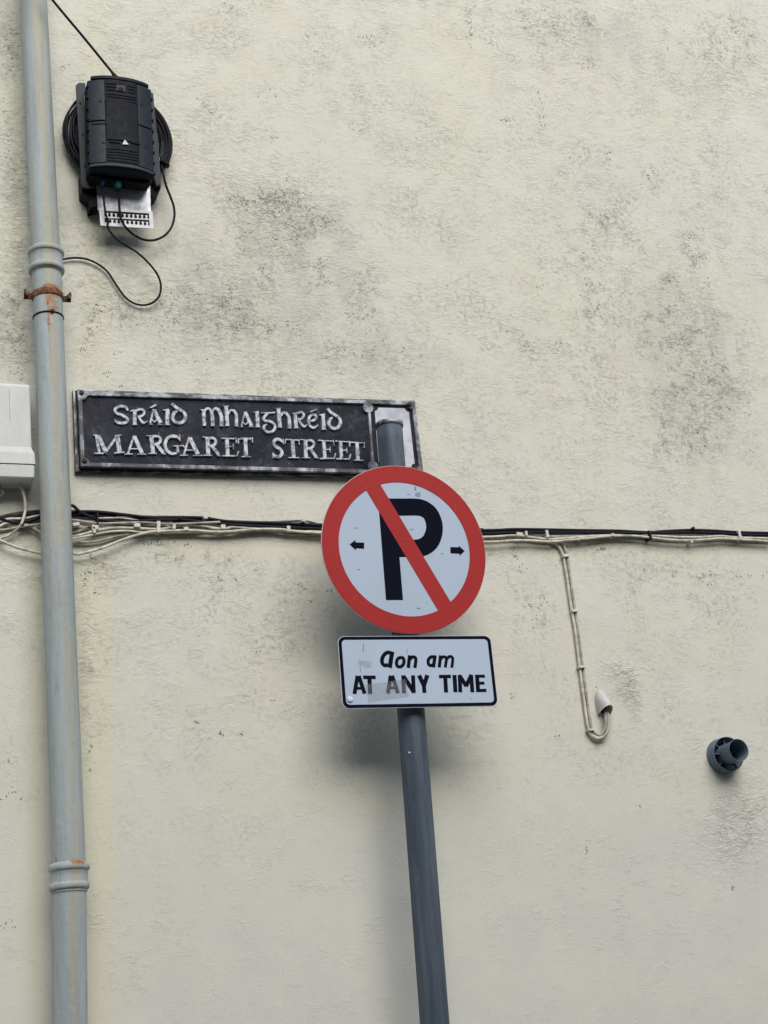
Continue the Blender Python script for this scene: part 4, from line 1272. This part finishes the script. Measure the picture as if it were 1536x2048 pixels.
def clipbox(u, v, w, h, Y, mat, parent, name='cable_clip', roll=0.0):
    c = P(u, v, Y)
    s = pxw(1, u, v, Y)
    fr = Frame(c, 0, 0, roll)
    m = MB()
    m.box(fr, -w * s / 2, w * s / 2, -0.004, -Y - 0.0005, -h * s / 2, h * s / 2, 0.0012)
    return m.build(name, mat, parent)


low = [o for o in bpy.data.objects if o.get('label', '').startswith('wavy cream')][0]
upp = bk2
for (u, v, w, h, mt, par, nm) in ((190, 1055, 13, 9, 'clip', low, 'cable_clip'), (188, 1060, 6, 14, 'clip', low, 'cable_clip'), (274, 1051, 13, 8, 'clip', low, 'cable_clip'), (152, 1049, 14, 7, 'clip', low, 'cable_clip'), (317, 1054, 7, 24, 'clip', low, 'cable_clip'),
                                  (348, 1054, 6, 10, 'clip', low, 'cable_clip'), (372, 1058, 10, 7, 'clip', low, 'cable_clip'), (411, 1034, 9, 8, 'clip', upp, 'cable_clip'), (446, 1054, 9, 9, 'clip', low, 'cable_clip'),
                                  (577, 1058, 7, 12, 'clip', low, 'cable_clip'), (607, 1041, 8, 6, 'clip', upp, 'cable_clip'), (1039, 1069, 13, 7, 'clip', low, 'cable_clip'), (1052, 1067, 5, 9, 'clip', low, 'cable_clip'), (1094, 1068, 5, 14, 'clip', low, 'cable_clip'),
                                  (1163, 1077, 6, 4, 'clip', low, 'cable_clip'), (1225, 1070, 6, 5, 'clip', low, 'cable_clip'), (1479, 1070, 5, 18, 'clip', low, 'cable_clip'), (1383, 1084, 4, 4, 'clip', low, 'cable_clip'),
                                  (195, 1037, 4, 24, 'blackcable', bk1, 'cable_tie'), (44, 1045, 8, 14, 'blackcable', bk1, 'cable_tie'), (1299.5, 1070, 4, 16, 'blackcable', bk1, 'cable_tie'), (360, 1036, 6, 5, 'blackcable', bk2, 'cable_tie'), (1387, 1057, 3, 6, 'blackcable', bk2, 'cable_tie')):
    clipbox(u, v, w, h, -0.024 if nm == 'cable_clip' else -0.026, M[mt], par, nm, rng.uniform(-0.15, 0.15))

# two cables dropping on the right, into the cowl
V7 = lambda pts: X_(1080, 1050, 4.55, pts)
dl = V7([(60, 150), (110, 160), (150, 178), (185, 222), (212, 290), (232, 400), (262, 600), (288, 780), (318, 950), (362, 1300), (400, 1600), (438, 1850), (470, 1915), (535, 1942), (600, 1905), (622, 1830), (622, 1740), (600, 1680)])
dr = V7([(100, 150), (160, 160), (205, 180), (232, 225), (245, 290), (262, 400), (292, 600), (318, 780), (345, 950), (390, 1300), (430, 1600), (468, 1845), (495, 1890), (540, 1912), (578, 1880), (596, 1820), (598, 1750), (590, 1680)])
yl = [-0.008] * 12 + [-0.010, -0.014, -0.018, -0.020, -0.020, -0.012]
c1 = cable('cream_cable', dl, 5.8, -0.008, M['cream'], 'outer of the paired cream cables dropping to the small cowl', 'paired cables dropping to the cowl', ys=yl)
c2 = cable('cream_cable', dr, 5.2, -0.008, M['greycream'], 'inner, greyer of the paired cables dropping to the small cowl', 'paired cables dropping to the cowl', ys=yl)
for (a, b) in ((234, 280), (315, 780), (380, 1290), (462, 1862)):
    u, v = 1080 + a / 4.55, 1050 + b / 4.55
    clipbox(u, v, 13.5, 5.5, -0.014, M['clip'], c1, 'cable_clip', 0.0)
    m = MB()
    m.lathe(P(u + 2.5, v + 3, -0.018), (0, -1, 0), [(-0.001, 0.002), (0.002, 0.002), (0.0025, 0)], 8)
    m.build('nail_head', M['bolt'], c1)

# cowl over the hole
hc = P(1208, 1430, -0.002)
s1 = pxw(1, 1208, 1410, 0)
cowl = thing('cable_cowl', hc, 'small white-painted bullet-shaped plastic cowl, open below, over a cable hole', 'cable cowl')
m = MB()
seg, rings = 20, 12
for (sh, nm) in ((0.0, 1), ):
    vs, fs = [], []
    for i in range(rings + 1):
        t = i / rings
        zz = t * 47 * s1
        w = 12.5 * s1 * math.sqrt(max(0.0, 1 - t ** 3.2)) + 0.0005
        dep = 27 * s1 * (1 - t) ** 0.55 * (1 - 0.15 * t) + 0.001
        for thick in (0, 1):
            for k in range(seg + 1):
                a = math.pi * k / seg
                f_ = 1 - 0.16 * thick
                vs.append((hc[0] - w * math.cos(a) * f_ - t * 0.004, hc[1] - dep * math.sin(a) * f_, hc[2] + zz * (1 if thick == 0 else 0.95) + 0.0 + 0.019 * math.sin(a) * (1 - t) ** 2))
    L = seg + 1
    for i in range(rings):
        for thick in (0, 1):
            for k in range(seg):
                a = (2 * i + thick) * L + k
                b = (2 * (i + 1) + thick) * L + k
                fs.append((a, a + 1, b + 1, b))
    for k in range(seg):
        fs.append((k, k + 1, L + k + 1, L + k))
    m.add(vs, fs, True)
m.build('hood', M['hood'], cowl, fixn=False)
m = MB()
m.lathe(hc + np.array([0.002, 0.0012, 0.016]), (0, -1, 0), [(0.0, 0.0), (0.0008, 0.012)], 20)
m.build('cable_hole', M['boxdark'], cowl)

# ------------------------------------------------------------------ flue terminal
fc = P(1444, 1513, 0)
sf = pxw(1, 1446, 1516, 0)
flue = thing('flue_terminal', fc, 'grey plastic boiler flue outlet poking out of the wall on the right', 'flue')
ax = (0, -1, 0)
Ro = 30.5 * sf
m = MB()
Lo = 0.036
m.lathe(fc, ax, [(-0.0, Ro * 1.02), (0.006, Ro * 1.02), (0.008, Ro), (Lo, Ro * 0.99), (Lo + 0.001, Ro * 0.97), (Lo, Ro * 0.95), (0.004, Ro * 0.93), (0.003, 0.0)], 48)
m.build('outer_sleeve', M['flue'], flue)
m = MB()
Ri = 17.8 * sf
fx = fc
m.lathe(fx, ax, [(0.004, Ri * 1.05), (0.03, Ri), (0.072, Ri * 1.0), (0.088, Ri * 1.09), (0.0895, Ri * 1.08), (0.088, Ri * 1.02), (0.072, Ri * 0.94), (0.035, Ri * 0.92), (0.016, Ri * 0.9)], 48)
tube = m.build('inner_tube', M['flue'], flue)
m = MB()
m.lathe(fx, ax, [(0.0162, Ri * 0.9), (0.0164, 0.0)], 40)
m.build('dark_bore', M['boxdark'], tube)
m = MB()
fg = Frame(fx + np.array([0, -0.030, 0]))
for k in range(3):
    a = math.radians(20 + 60 * k)
    d_ = np.array([math.cos(a), math.sin(a)])
    n_ = np.array([-d_[1], d_[0]]) * 0.0012
    e1, e2 = d_ * Ri * 0.91, -d_ * Ri * 0.91
    m.prism(fg, [tuple(e1 + n_), tuple(e2 + n_), tuple(e2 - n_), tuple(e1 - n_)], -0.0012 + 0.0003 * k, 0.004 + 0.0003 * k)
m.ring(fg, [(Ri * 0.45 * math.cos(q), Ri * 0.45 * math.sin(q)) for q in np.linspace(0, 2 * math.pi, 33)[:-1]], [(Ri * 0.33 * math.cos(q), Ri * 0.33 * math.sin(q)) for q in np.linspace(0, 2 * math.pi, 33)[:-1]], -0.002, 0.0045)
m.build('grille', M['flueline'], tube)
for k, (deg, ln) in enumerate(((178, 1), (265, 1), (310, 1), (225, 1), (90, 1), (30, 1), (135, 1))):
    a = math.radians(deg)
    d_ = np.array([math.cos(a), math.sin(a)])
    wd = 0.0011 if deg != 265 else 0.005
    n_ = np.array([-d_[1], d_[0]]) * wd
    e1, e2 = d_ * Ri * 1.0, d_ * Ro * 0.955
    m = MB()
    fq = Frame(fx + np.array([0, -Lo, 0]))
    m.prism(fq, [tuple(e1 + n_), tuple(e2 + n_), tuple(e2 - n_), tuple(e1 - n_)], (-0.002 if deg in (178, 265) else 0.010), 0.0255)
    m.build('rib', M['flue'], flue)
m = MB()
rr_ = (Ri + Ro) / 2 * 1.02
m.ring(Frame(fx + np.array([0, -Lo + 0.014, 0])), [(rr_ * 1.04 * math.cos(q), rr_ * 1.04 * math.sin(q)) for q in np.linspace(0, 2 * math.pi, 49)[:-1]], [(rr_ * 0.98 * math.cos(q), rr_ * 0.98 * math.sin(q)) for q in np.linspace(0, 2 * math.pi, 49)[:-1]], 0, 0.006)
m.build('inner_ring', M['flue'], flue)

# ------------------------------------------------------------------ off-white box at the left edge
MY = -0.075
mt_, mbm = P(60, 766, MY), P(69, 957, MY)
xr0, xr1 = P(60, 770, MY)[0], P(65, 905, MY)[0]
zt0, zf0, zs0, zb0 = mt_[2], P(65, 903, MY)[2], P(71, 931, MY)[2], mbm[2]
xL = xr0 - 0.26
meter = thing('meter_box', ((xL + xr0) / 2, 0, zb0), 'off-white moulded utility box with flared bottom edge, cut off by the left edge', 'utility box')


def lidprof(x0, x1, zz, dep, mat, name, parent):
    m = MB()
    vs, fs = [], []
    for (z, ex, d) in zz:
        a, b = x0 - ex, x1 + ex
        r = 0.006
        loop = [(a, 0.0), (a, -d + r), (a + r * 0.3, -d + r * 0.3), (a + r, -d), (b - r, -d), (b - r * 0.3, -d + r * 0.3), (b, -d + r), (b, 0.0)]
        vs += [(x, y, z) for x, y in loop]
    L = 8
    for i in range(len(zz) - 1):
        for k in range(L - 1):
            fs.append((i * L + k, i * L + k + 1, (i + 1) * L + k + 1, (i + 1) * L + k))
    fs.append(tuple(range(L)))
    fs.append(tuple(range((len(zz) - 1) * L, len(zz) * L)))
    m.add(vs, fs)
    return m.build(name, mat, parent)


dM = -MY
lidprof(xL, xr0, [(zt0, -0.004, dM - 0.012), (zt0 - 0.004, -0.0005, dM - 0.003), (zt0 - 0.012, 0, dM), (zf0 + 0.012, 0.0008, dM), (zf0 + 0.003, 0.003, dM + 0.003), (zf0 - 0.006, 0.0075, dM + 0.006), (zs0 + 0.0015, 0.0085, dM + 0.007)], dM, M['meter'], 'lid', meter)
lidprof(xL, xr0, [(zs0 + 0.002, 0.004, dM + 0.002), (zs0 - 0.001, 0.004, dM + 0.002)], dM, M['meterseam'], 'joint', meter)
lidprof(xL, xr0, [(zs0 - 0.001, 0.0065, dM + 0.005), (zb0 + 0.003, 0.005, dM + 0.003), (zb0, 0.003, dM + 0.0)], dM, M['meter'], 'base', meter)
m = MB()
m.tube([np.array([P(20, 870, MY)[0], -dM + 0.0012, zt0 - 0.02]), np.array([P(20, 870, MY)[0] + 0.001, -dM + 0.0012, zt0 - 0.11])], 0.0014, 6)
m.build('scratch', M['meterseam'], meter)

# ------------------------------------------------------------------ fibre terminal box
BY = -0.150
s2 = pxw(1, 245, 250, BY)
FB = Frame(P(245, 247, BY), 0.0, 0.0, 0.021)
fbox = thing('fibre_terminal_box', P(240, 420, 0), 'black ribbed plastic cable terminal box with white warning triangle, high beside the drainpipe', 'terminal box')
KX, KY, KS = 120, 130, 5.6875
LB = lambda X, Y: FB.loc(KX + X / KS, KY + Y / KS)
tlx, tlz = LB(300, 150)
brx, brz = LB(1110, 1175)
xl, _ = LB(335, 650)
xr, _ = LB(1070, 650)
W2 = (xr - xl) / 2
xc = (xr + xl) / 2
zT = LB(680, 140)[1]
zB = LB(740, 1150)[1]
DEP = 0.085


def bulge(x, w=None):
    """front face depth: the cover bows out towards the street"""
    w = w or W2
    t = min(1, abs(x - xc) / w)
    return 0.023 * t ** 2.4


def shell(name, x0, x1, z0, z1, lift, mat, parent, back=0.006, n=14, chx=0.0, chz=0.0):
    """panel that follows the bowed front, lifted towards the street"""
    m = MB()
    vs, fs = [], []
    X = [x0 + (x1 - x0) * i / n for i in range(n + 1)]
    rows = [(z1, 0.0025 if chz else 0), (z1 - chz, 0), (z0 + chz, 0), (z0, 0.0025 if chz else 0)] if chz else [(z1, 0), (z0, 0)]
    for (z, dy) in rows:
        for x in X:
            vs.append(FB.w(x, bulge(x) - lift + dy, z))
    nr = len(rows)
    L = n + 1
    for r in range(nr - 1):
        for i in range(n):
            fs.append((r * L + i, r * L + i + 1, (r + 1) * L + i + 1, (r + 1) * L + i))
    o = len(vs)
    for z in (z1, z0):
        for x in X:
            vs.append(FB.w(x, bulge(x) + back, z))
    for i in range(n):
        fs.append((i, i + 1, o + i + 1, o + i))
        a = (nr - 1) * L
        fs.append((a + i, a + i + 1, o + L + i + 1, o + L + i))
        fs.append((o + i, o + i + 1, o + L + i + 1, o + L + i))
    for c in (0, n):
        fs.append(tuple([r * L + c for r in range(nr)] + [o + L + c, o + c]))
    m.add(vs, fs)
    return m.build(name, mat, parent)


# body: bowed section pulled up the height, a narrower base behind
m = MB()
vs, fs = [], []
sec = [(xc - W2 * 0.98, DEP), (xc - W2, 0.045)] + [(xc - W2 + 2 * W2 * i / 20, bulge(xc - W2 + 2 * W2 * i / 20) + 0.002) for i in range(21)] + [(xc + W2, 0.045), (xc + W2 * 0.98, DEP)]
lev = [(zT - 0.001, 0.93, 0.014), (zT - 0.006, 0.975, 0.004), (zT - 0.014, 1, 0), (zB + 0.002, 1, 0), (zB - 0.006, 1.0, 0.001), (zB - 0.010, 0.96, 0.010)]
for (z, f_, dy) in lev:
    for (x, y) in sec:
        vs.append(FB.w(xc + (x - xc) * f_, y + dy if y < DEP - 0.001 else y, z))
L = len(sec)
for r in range(len(lev) - 1):
    for i in range(L - 1):
        fs.append((r * L + i, r * L + i + 1, (r + 1) * L + i + 1, (r + 1) * L + i))
    fs.append((r * L + L - 1, r * L, (r + 1) * L, (r + 1) * L + L - 1))
fs.append(tuple(range(L)))
fs.append(tuple(range((len(lev) - 1) * L, len(lev) * L)))
m.add(vs, fs)
body = m.build('case', M['boxblack'], fbox)
cw = (LB(870, 200)[0] - LB(510, 180)[0]) / 2
ccx = (LB(870, 200)[0] + LB(510, 180)[0]) / 2
z_at = lambda Y: LB(700, Y)[1]
# side panels (two halves each side), centre strip in three pieces
ztp, zbt = z_at(185), z_at(1125)
zm = z_at(650)
g_ = 0.0016
for s in (-1, 1):
    a, b = (xc - W2 * 0.985, ccx - cw - g_) if s < 0 else (ccx + cw + g_, xc + W2 * 0.985)
    shell('side_panel', a, b, zm + 0.0012, ztp, 0.0030, M['boxside'], body, chz=0.0015)
    shell('side_panel', a, b, zbt, zm - 0.0012, 0.0030, M['boxside'], body, chz=0.0015)
strip = shell('centre_strip', ccx - cw, ccx + cw, zbt - 0.001, ztp + 0.001, 0.0015, M['boxdeep'], body)
shell('raised_pad', ccx - cw * 0.96, ccx + cw * 0.96, z_at(868), z_at(420), 0.0044, M['boxdeep'], strip, chz=0.0012)
for (ya, yb) in ((215, 232), (250, 268), (288, 304), (335, 352), (366, 380), (955, 972), (985, 1004), (1018, 1036), (1050, 1068), (1082, 1104)):
    if ya < 310:
        for (xa, xb) in ((ccx - cw * 0.94, ccx - cw * 0.32), (ccx + cw * 0.42, ccx + cw * 0.94)):
            shell('ridge', xa, xb, z_at(yb), z_at(ya), 0.0036, M['boxdeep'], strip, n=4)
    else:
        shell('ridge', ccx - cw * 0.94, ccx + cw * 0.94, z_at(yb), z_at(ya), 0.0036, M['boxdeep'], strip, n=8)
shell('top_band', xc - W2 * 0.9, xc + W2 * 0.9, z_at(170), z_at(140), 0.0026, M['boxblack'], body)
shell('bottom_band', xc - W2 * 0.97, xc + W2 * 0.97, z_at(1158), z_at(1134), 0.0040, M['boxgrey'], body)
# dark slots, keyhole, screw pockets
for (a, b, ya, yb) in ((515, 640, 392, 412), (765, 885, 412, 432), (560, 680, 866, 882), (805, 920, 878, 894), (370, 535, 634, 652)):
    x0, z0 = LB(a, (ya + yb) / 2)
    x1, _ = LB(b, (ya + yb) / 2)
    shell('slot', x0, x1, z0 - 0.0013, z0 + 0.0013, 0.0048, M['boxdark'], strip, n=4)
for (X, Y, w, h, lf, mt, nm) in ((690, 272, 100, 84, 0.0042, 'boxgrey', 'lock_plate'), (690, 222, 104, 26, 0.0048, 'boxdark', 'lock_recess'), (688, 284, 62, 44, 0.0052, 'boxdark', 'keyhole')):
    x, z = LB(X, Y)
    k_ = s2 / KS / 2
    shell(nm, x - w * k_, x + w * k_, z - h * k_, z + h * k_, lf, M[mt], strip, n=4)
for (X, Y) in ((460, 398), (940, 440), (497, 878), (985, 920)):
    x, z = LB(X, Y)
    shell('screw_pocket', x - 0.0036, x + 0.0036, z - 0.003, z + 0.003, 0.0042, M['boxdark'], body, n=3)
    shell('screw_head', x - 0.0002, x + 0.0034, z - 0.0026, z + 0.0002, 0.0048, M['boxgrey'], body, n=2)
# notched edges
for s in (-1, 1):
    for k in range(8):
        Y = 250 + k * 122
        z = z_at(Y + (0 if s < 0 else 40))
        x = xc + s * W2 * 0.975
        m = MB()
        m.box(FB, x - 0.0055, x + 0.0055, bulge(x) - 0.0045, bulge(x) + 0.010, z - 0.0028, z + 0.0028, 0.001)
        m.build('edge_notch', M['boxdark'], body)
# warning triangle: white with a small dark sign inside
m = MB()
tri = [LB(733, 862), (LB(776, 916)), (LB(706, 912))]
yy = bulge(tri[0][0])
m.prism(FB, tri, yy - 0.0056, yy - 0.002)
wt = m.build('warning_triangle', M['label'], strip)
m = MB()
c3 = np.mean(np.array(tri), 0)
m.prism(FB, [(c3[0] + 0.0013, c3[1] - 0.0010), (c3[0], c3[1] + 0.0020), (c3[0] - 0.0013, c3[1] - 0.0010)], yy - 0.0059, yy - 0.0055)
m.build('warning_mark', M['boxdark'], wt)
# underside: recessed black tray with ports, colour darkened for the shade there
m = MB()
m.box(FB, xc - W2 * 0.92, xc + W2 * 0.90, 0.042, DEP - 0.004, zB - 0.022, zB - 0.006, 0.003)
m.build('cable_tray', M['boxdark'], fbox)
m = MB()
x, z = LB(810, 1340)
px_ = FB.w(xc + 0.012, 0.064, zB - 0.022)
m.lathe(px_, FB.M @ np.array([0, 0, -1]), [(-0.001, 0.010), (0.003, 0.010), (0.003, 0.008), (0.0, 0.008)], 20)
m.build('blank_port', M['boxblack'], fbox)
# grey flange behind on the left, with holes, and the pale seal line
BK = BY + DEP          # plane of the flange
FG = Frame(P(245, 247, BK - 0.006), 0.0, 0.0, 0.021)
LG = lambda X, Y: FG.loc(KX + X / KS, KY + Y / KS)
fl = [LG(*q) for q in [(180, 232), (215, 200), (285, 205), (330, 620), (400, 1380), (330, 1400), (268, 1385), (245, 1345)]]
m = MB(); m.prism(FG, fl, 0.0, 0.006)
flange = m.build('side_flange', M['boxgrey'], fbox)
for (X, Y) in ((231, 437), (257, 793), (285, 1152)):
    x, z = LG(X, Y)
    m = MB(); m.box(FG, x - 0.0024, x + 0.0024, -0.0008, 0.001, z - 0.004, z + 0.004, 0.0006)
    m.build('flange_hole', M['boxdark'], flange)
m = MB(); m.prism(FG, [LG(*q) for q in [(272, 345), (286, 345), (308, 690), (292, 720)]], -0.0012, 0.002)
m.build('seal_strip', M['boxlime'], flange)
m = MB(); m.prism(FG, [LG(*q) for q in [(1015, 300), (1060, 320), (1140, 1200), (1145, 1350), (1100, 1370), (1040, 1200)]], 0.0, 0.006)
m.build('side_flange', M['boxgrey'], fbox)
# back bracket arms reaching the wall
FW = Frame(P(245, 247, -0.030), 0, 0, 0.021)
LW = lambda X, Y: FW.loc(KX + X / KS, KY + Y / KS)
m = MB()
m.prism(FW, [LW(*q) for q in [(225, 1250), (400, 1370), (440, 1500), (440, 1640), (330, 1660), (325, 1560), (235, 1480)]], -0.020, 0.0295)
m.prism(FW, [LW(*q) for q in [(1000, 1280), (1110, 1330), (1130, 1440), (1090, 1520), (1040, 1540), (1000, 1500)]], -0.020, 0.0295)
m.prism(FW, [LW(*q) for q in [(330, 400), (1000, 420), (1080, 1400), (430, 1380)]], -0.030, 0.0295)
m.build('wall_bracket', M['boxdark'], fbox)
m = MB()
q1 = FW.w(*(LW(1060, 1330)[0], -0.025, LW(1060, 1330)[1]))
m.tube([q1, q1 + np.array([0.004, -0.001, -0.016]), q1 + np.array([0.006, -0.001, -0.030])], [0.011, 0.012, 0.009], 16)
m.build('spare_gland', M['boxgrey'], fbox)
# zinc plate and comb
SYP = -0.052
FS = Frame(P(245, 247, SYP), 0, 0, 0.021)
LS = lambda X, Y: FS.loc(KX + X / KS, KY + Y / KS)
m = MB(); m.prism(FS, [LS(*q) for q in [(412, 1330), (1025, 1360), (1034, 1680), (432, 1650)]], 0.0, 0.002)
m.build('zinc_plate', M['steel'], fbox)
FC = Frame(P(245, 247, SYP - 0.010), 0, 0, 0.021)
LC = lambda X, Y: FC.loc(KX + X / KS, KY + Y / KS)
m = MB(); m.prism(FC, [LC(*q) for q in [(452, 1645), (1050, 1675), (1062, 1855), (470, 1820)]], 0.0022, 0.0032)
m.build('comb_slot_shade', M['boxdark'], fbox)  # dark sheet in place of the shadow seen through the comb slots
m = MB()
for quad in ([(444, 1632), (1054, 1664), (1056, 1690), (447, 1652)], [(447, 1652), (500, 1656), (512, 1828), (461, 1824)], [(1012, 1688), (1056, 1690), (1066, 1862), (1022, 1858)],
             [(503, 1722), (1016, 1750), (1017, 1762), (504, 1738)], [(511, 1790), (1021, 1826), (1022, 1858), (512, 1828)]):
    m.prism(FC, [LC(*q) for q in quad], 0.0, 0.002)
for r, (yl_, yr_) in enumerate(((1716, 1748), (1790, 1824))):
    for k in range(10):
        t = (k + 0.6) / 10.2
        X = 508 + 8 * r + t * 505
        Y = yl_ + (yr_ - yl_) * t
        m.prism(FC, [LC(*q) for q in [(X - 10, Y + 4), (X - 8, Y - 20), (X - 16, Y - 38), (X + 16, Y - 36), (X + 9, Y - 20), (X + 11, Y + 4)]], 0.0001, 0.0018)
m.build('cable_comb', M['comb'], fbox)
# glands
def gland(X, Y, Yd, mat, r):
    c = P(KX + X / KS, KY + Y / KS, Yd)
    m = MB()
    d_ = nrm(FB.M @ np.array([0.03, 0, -1]))
    m.lathe(c - d_ * 0.016, d_, [(0, r * 0.8), (0.006, r * 0.8), (0.006, r), (0.014, r), (0.014, r * 0.85), (0.019, r * 0.8), (0.022, r * 0.45), (0.0225, 0.0)], 6, False)
    m.build('gland', mat, fbox)
    return c + d_ * 0.004


g1 = gland(485, 1345, -0.094, M['blue'], 0.0068)
g2 = gland(662, 1378, -0.096, M['teal'], 0.0112)
m = MB()
c = FB.w(LB(600, 130)[0], 0.045, zT - 0.006)
m.lathe(c, FB.M @ np.array([0, 0, 1]), [(0, 0.014), (0.010, 0.013), (0.012, 0.009), (0.012, 0)], 20)
m.build('top_port', M['boxblack'], fbox)

# coil of spare cable behind the box
CY = -0.038
ccn = P(238, 277, CY)
coil = thing('coiled_cable', ccn, 'loose coil of black cable hung behind the black terminal box', 'cable coil')
m = MB()
base_r = abs(P(345, 277, CY)[0] - P(128, 277, CY)[0]) / 2 * 1.03
turns = 15
pts = []
NT_ = 48
prev = None
rs = [base_r * (1.0 - 0.021 * ((k * 7) % 15)) for k in range(turns + 1)]
offs = [(rng.uniform(-.006, .006), rng.uniform(-.006, .006), rng.uniform(-0.018, 0.018)) for _ in range(turns + 1)]
for k in range(turns):
    for i in range(NT_):
        t = i / NT_
        a = 2 * math.pi * t + 1.57
        r = rs[k] * (1 - t) + rs[k + 1] * t
        ox = offs[k][0] * (1 - t) + offs[k + 1][0] * t
        oz = offs[k][1] * (1 - t) + offs[k + 1][1] * t
        oy = offs[k][2] * (1 - t) + offs[k + 1][2] * t
        pts.append(ccn + np.array([r * math.cos(a) * 1.0 + ox, oy * (1 + 0.3 * math.sin(3 * a)), r * 1.03 * math.sin(a) + oz]))
m.tube(pts, 0.0032, 8)
m.build('loops', M['blackcable'], coil)
m = MB()
for (u, v) in ((327, 326), (331, 330)):
    c = P(u, v, CY - 0.014)
    m.lathe(c, (0.25, 0, 1), [(-0.003, 0.0), (-0.003, 0.012), (0.003, 0.012), (0.003, 0.0)], 14)
m.build('cable_tie', M['blackcable'], coil)

K_ = lambda pts: X_(KX, KY, KS, pts)
# top lead
tl_ = [(-400, -640, -0.40), (-150, -325, -0.28), (60, -60, -0.18), (105, 0, -0.155), (165, 72, -0.13), (222, 142, -0.110), (231, 154, -0.107)]
cable('black_cable', tl_, 5.2, -0.13, M['blackcable'], 'taut black cable coming down from the upper left into the top of the terminal box')
m = MB()
c0, c9 = P(223, 143, -0.110), P(233, 157, -0.106)
m.tube([c0, (c0 + c9) / 2, c9], [0.0035, 0.006, 0.008], 12)
m.build('strain_relief', M['boxblack'], fbox)
ka = K_([(662, 1395), (668, 1500), (676, 1620), (690, 1740), (725, 1815), (790, 1890), (870, 1950), (970, 1990), (1080, 1990), (1190, 1940), (1265, 1850), (1300, 1730), (1296, 1620), (1265, 1520), (1225, 1420), (1195, 1330), (1175, 1230), (1160, 1140), (1150, 1050)])
ya_ = [-0.088, -0.085, -0.080, -0.075, -0.070, -0.062, -0.055, -0.05, -0.045, -0.042, -0.040, -0.038, -0.038, -0.04, -0.045, -0.05, -0.052, -0.052, -0.045]
cable('black_cable', ka, 4.9, -0.07, M['blackcable'], 'thicker black cable looping from the teal gland back up to the coil', ys=ya_)
kb = K_([(487, 1370), (493, 1480), (503, 1580), (520, 1690), (548, 1780)]) + X_(0, 0, 3.2, [(690, 1455), (735, 1520), (800, 1568), (870, 1610), (940, 1672), (1000, 1745), (1028, 1815), (1022, 1885), (985, 1932), (925, 1952), (860, 1942), (800, 1900), (745, 1825), (690, 1742), (630, 1692), (560, 1660), (490, 1650), (430, 1655), (390, 1665), (330, 1690), (270, 1720)])
yb_ = [-0.088, -0.085, -0.080, -0.075, -0.07] + list(np.linspace(-0.062, -0.012, 10)) + [-0.010] * 11
cable('black_cable', kb, 4.4, -0.05, M['blackcable'], 'thin black cable falling from the blue gland in a long loop to the drainpipe', ys=yb_)
m_tie = None
for (u, v, Yd) in ((240, 434, -0.072), (215, 440, -0.068)):
    pass

# a stub of old plug and nail in the wall
st = P(1204, 1096, 0)
m = MB()
m.lathe(st, (0, -1, 0), [(0, 0.006), (0.003, 0.0055), (0.003, 0.003), (0.001, 0.0)], 10)
o = m.build('wall_plug', M['greycream'])
tag(o, 'tiny old wall plug just below the level cables, right of where two cables drop', 'wall plug')
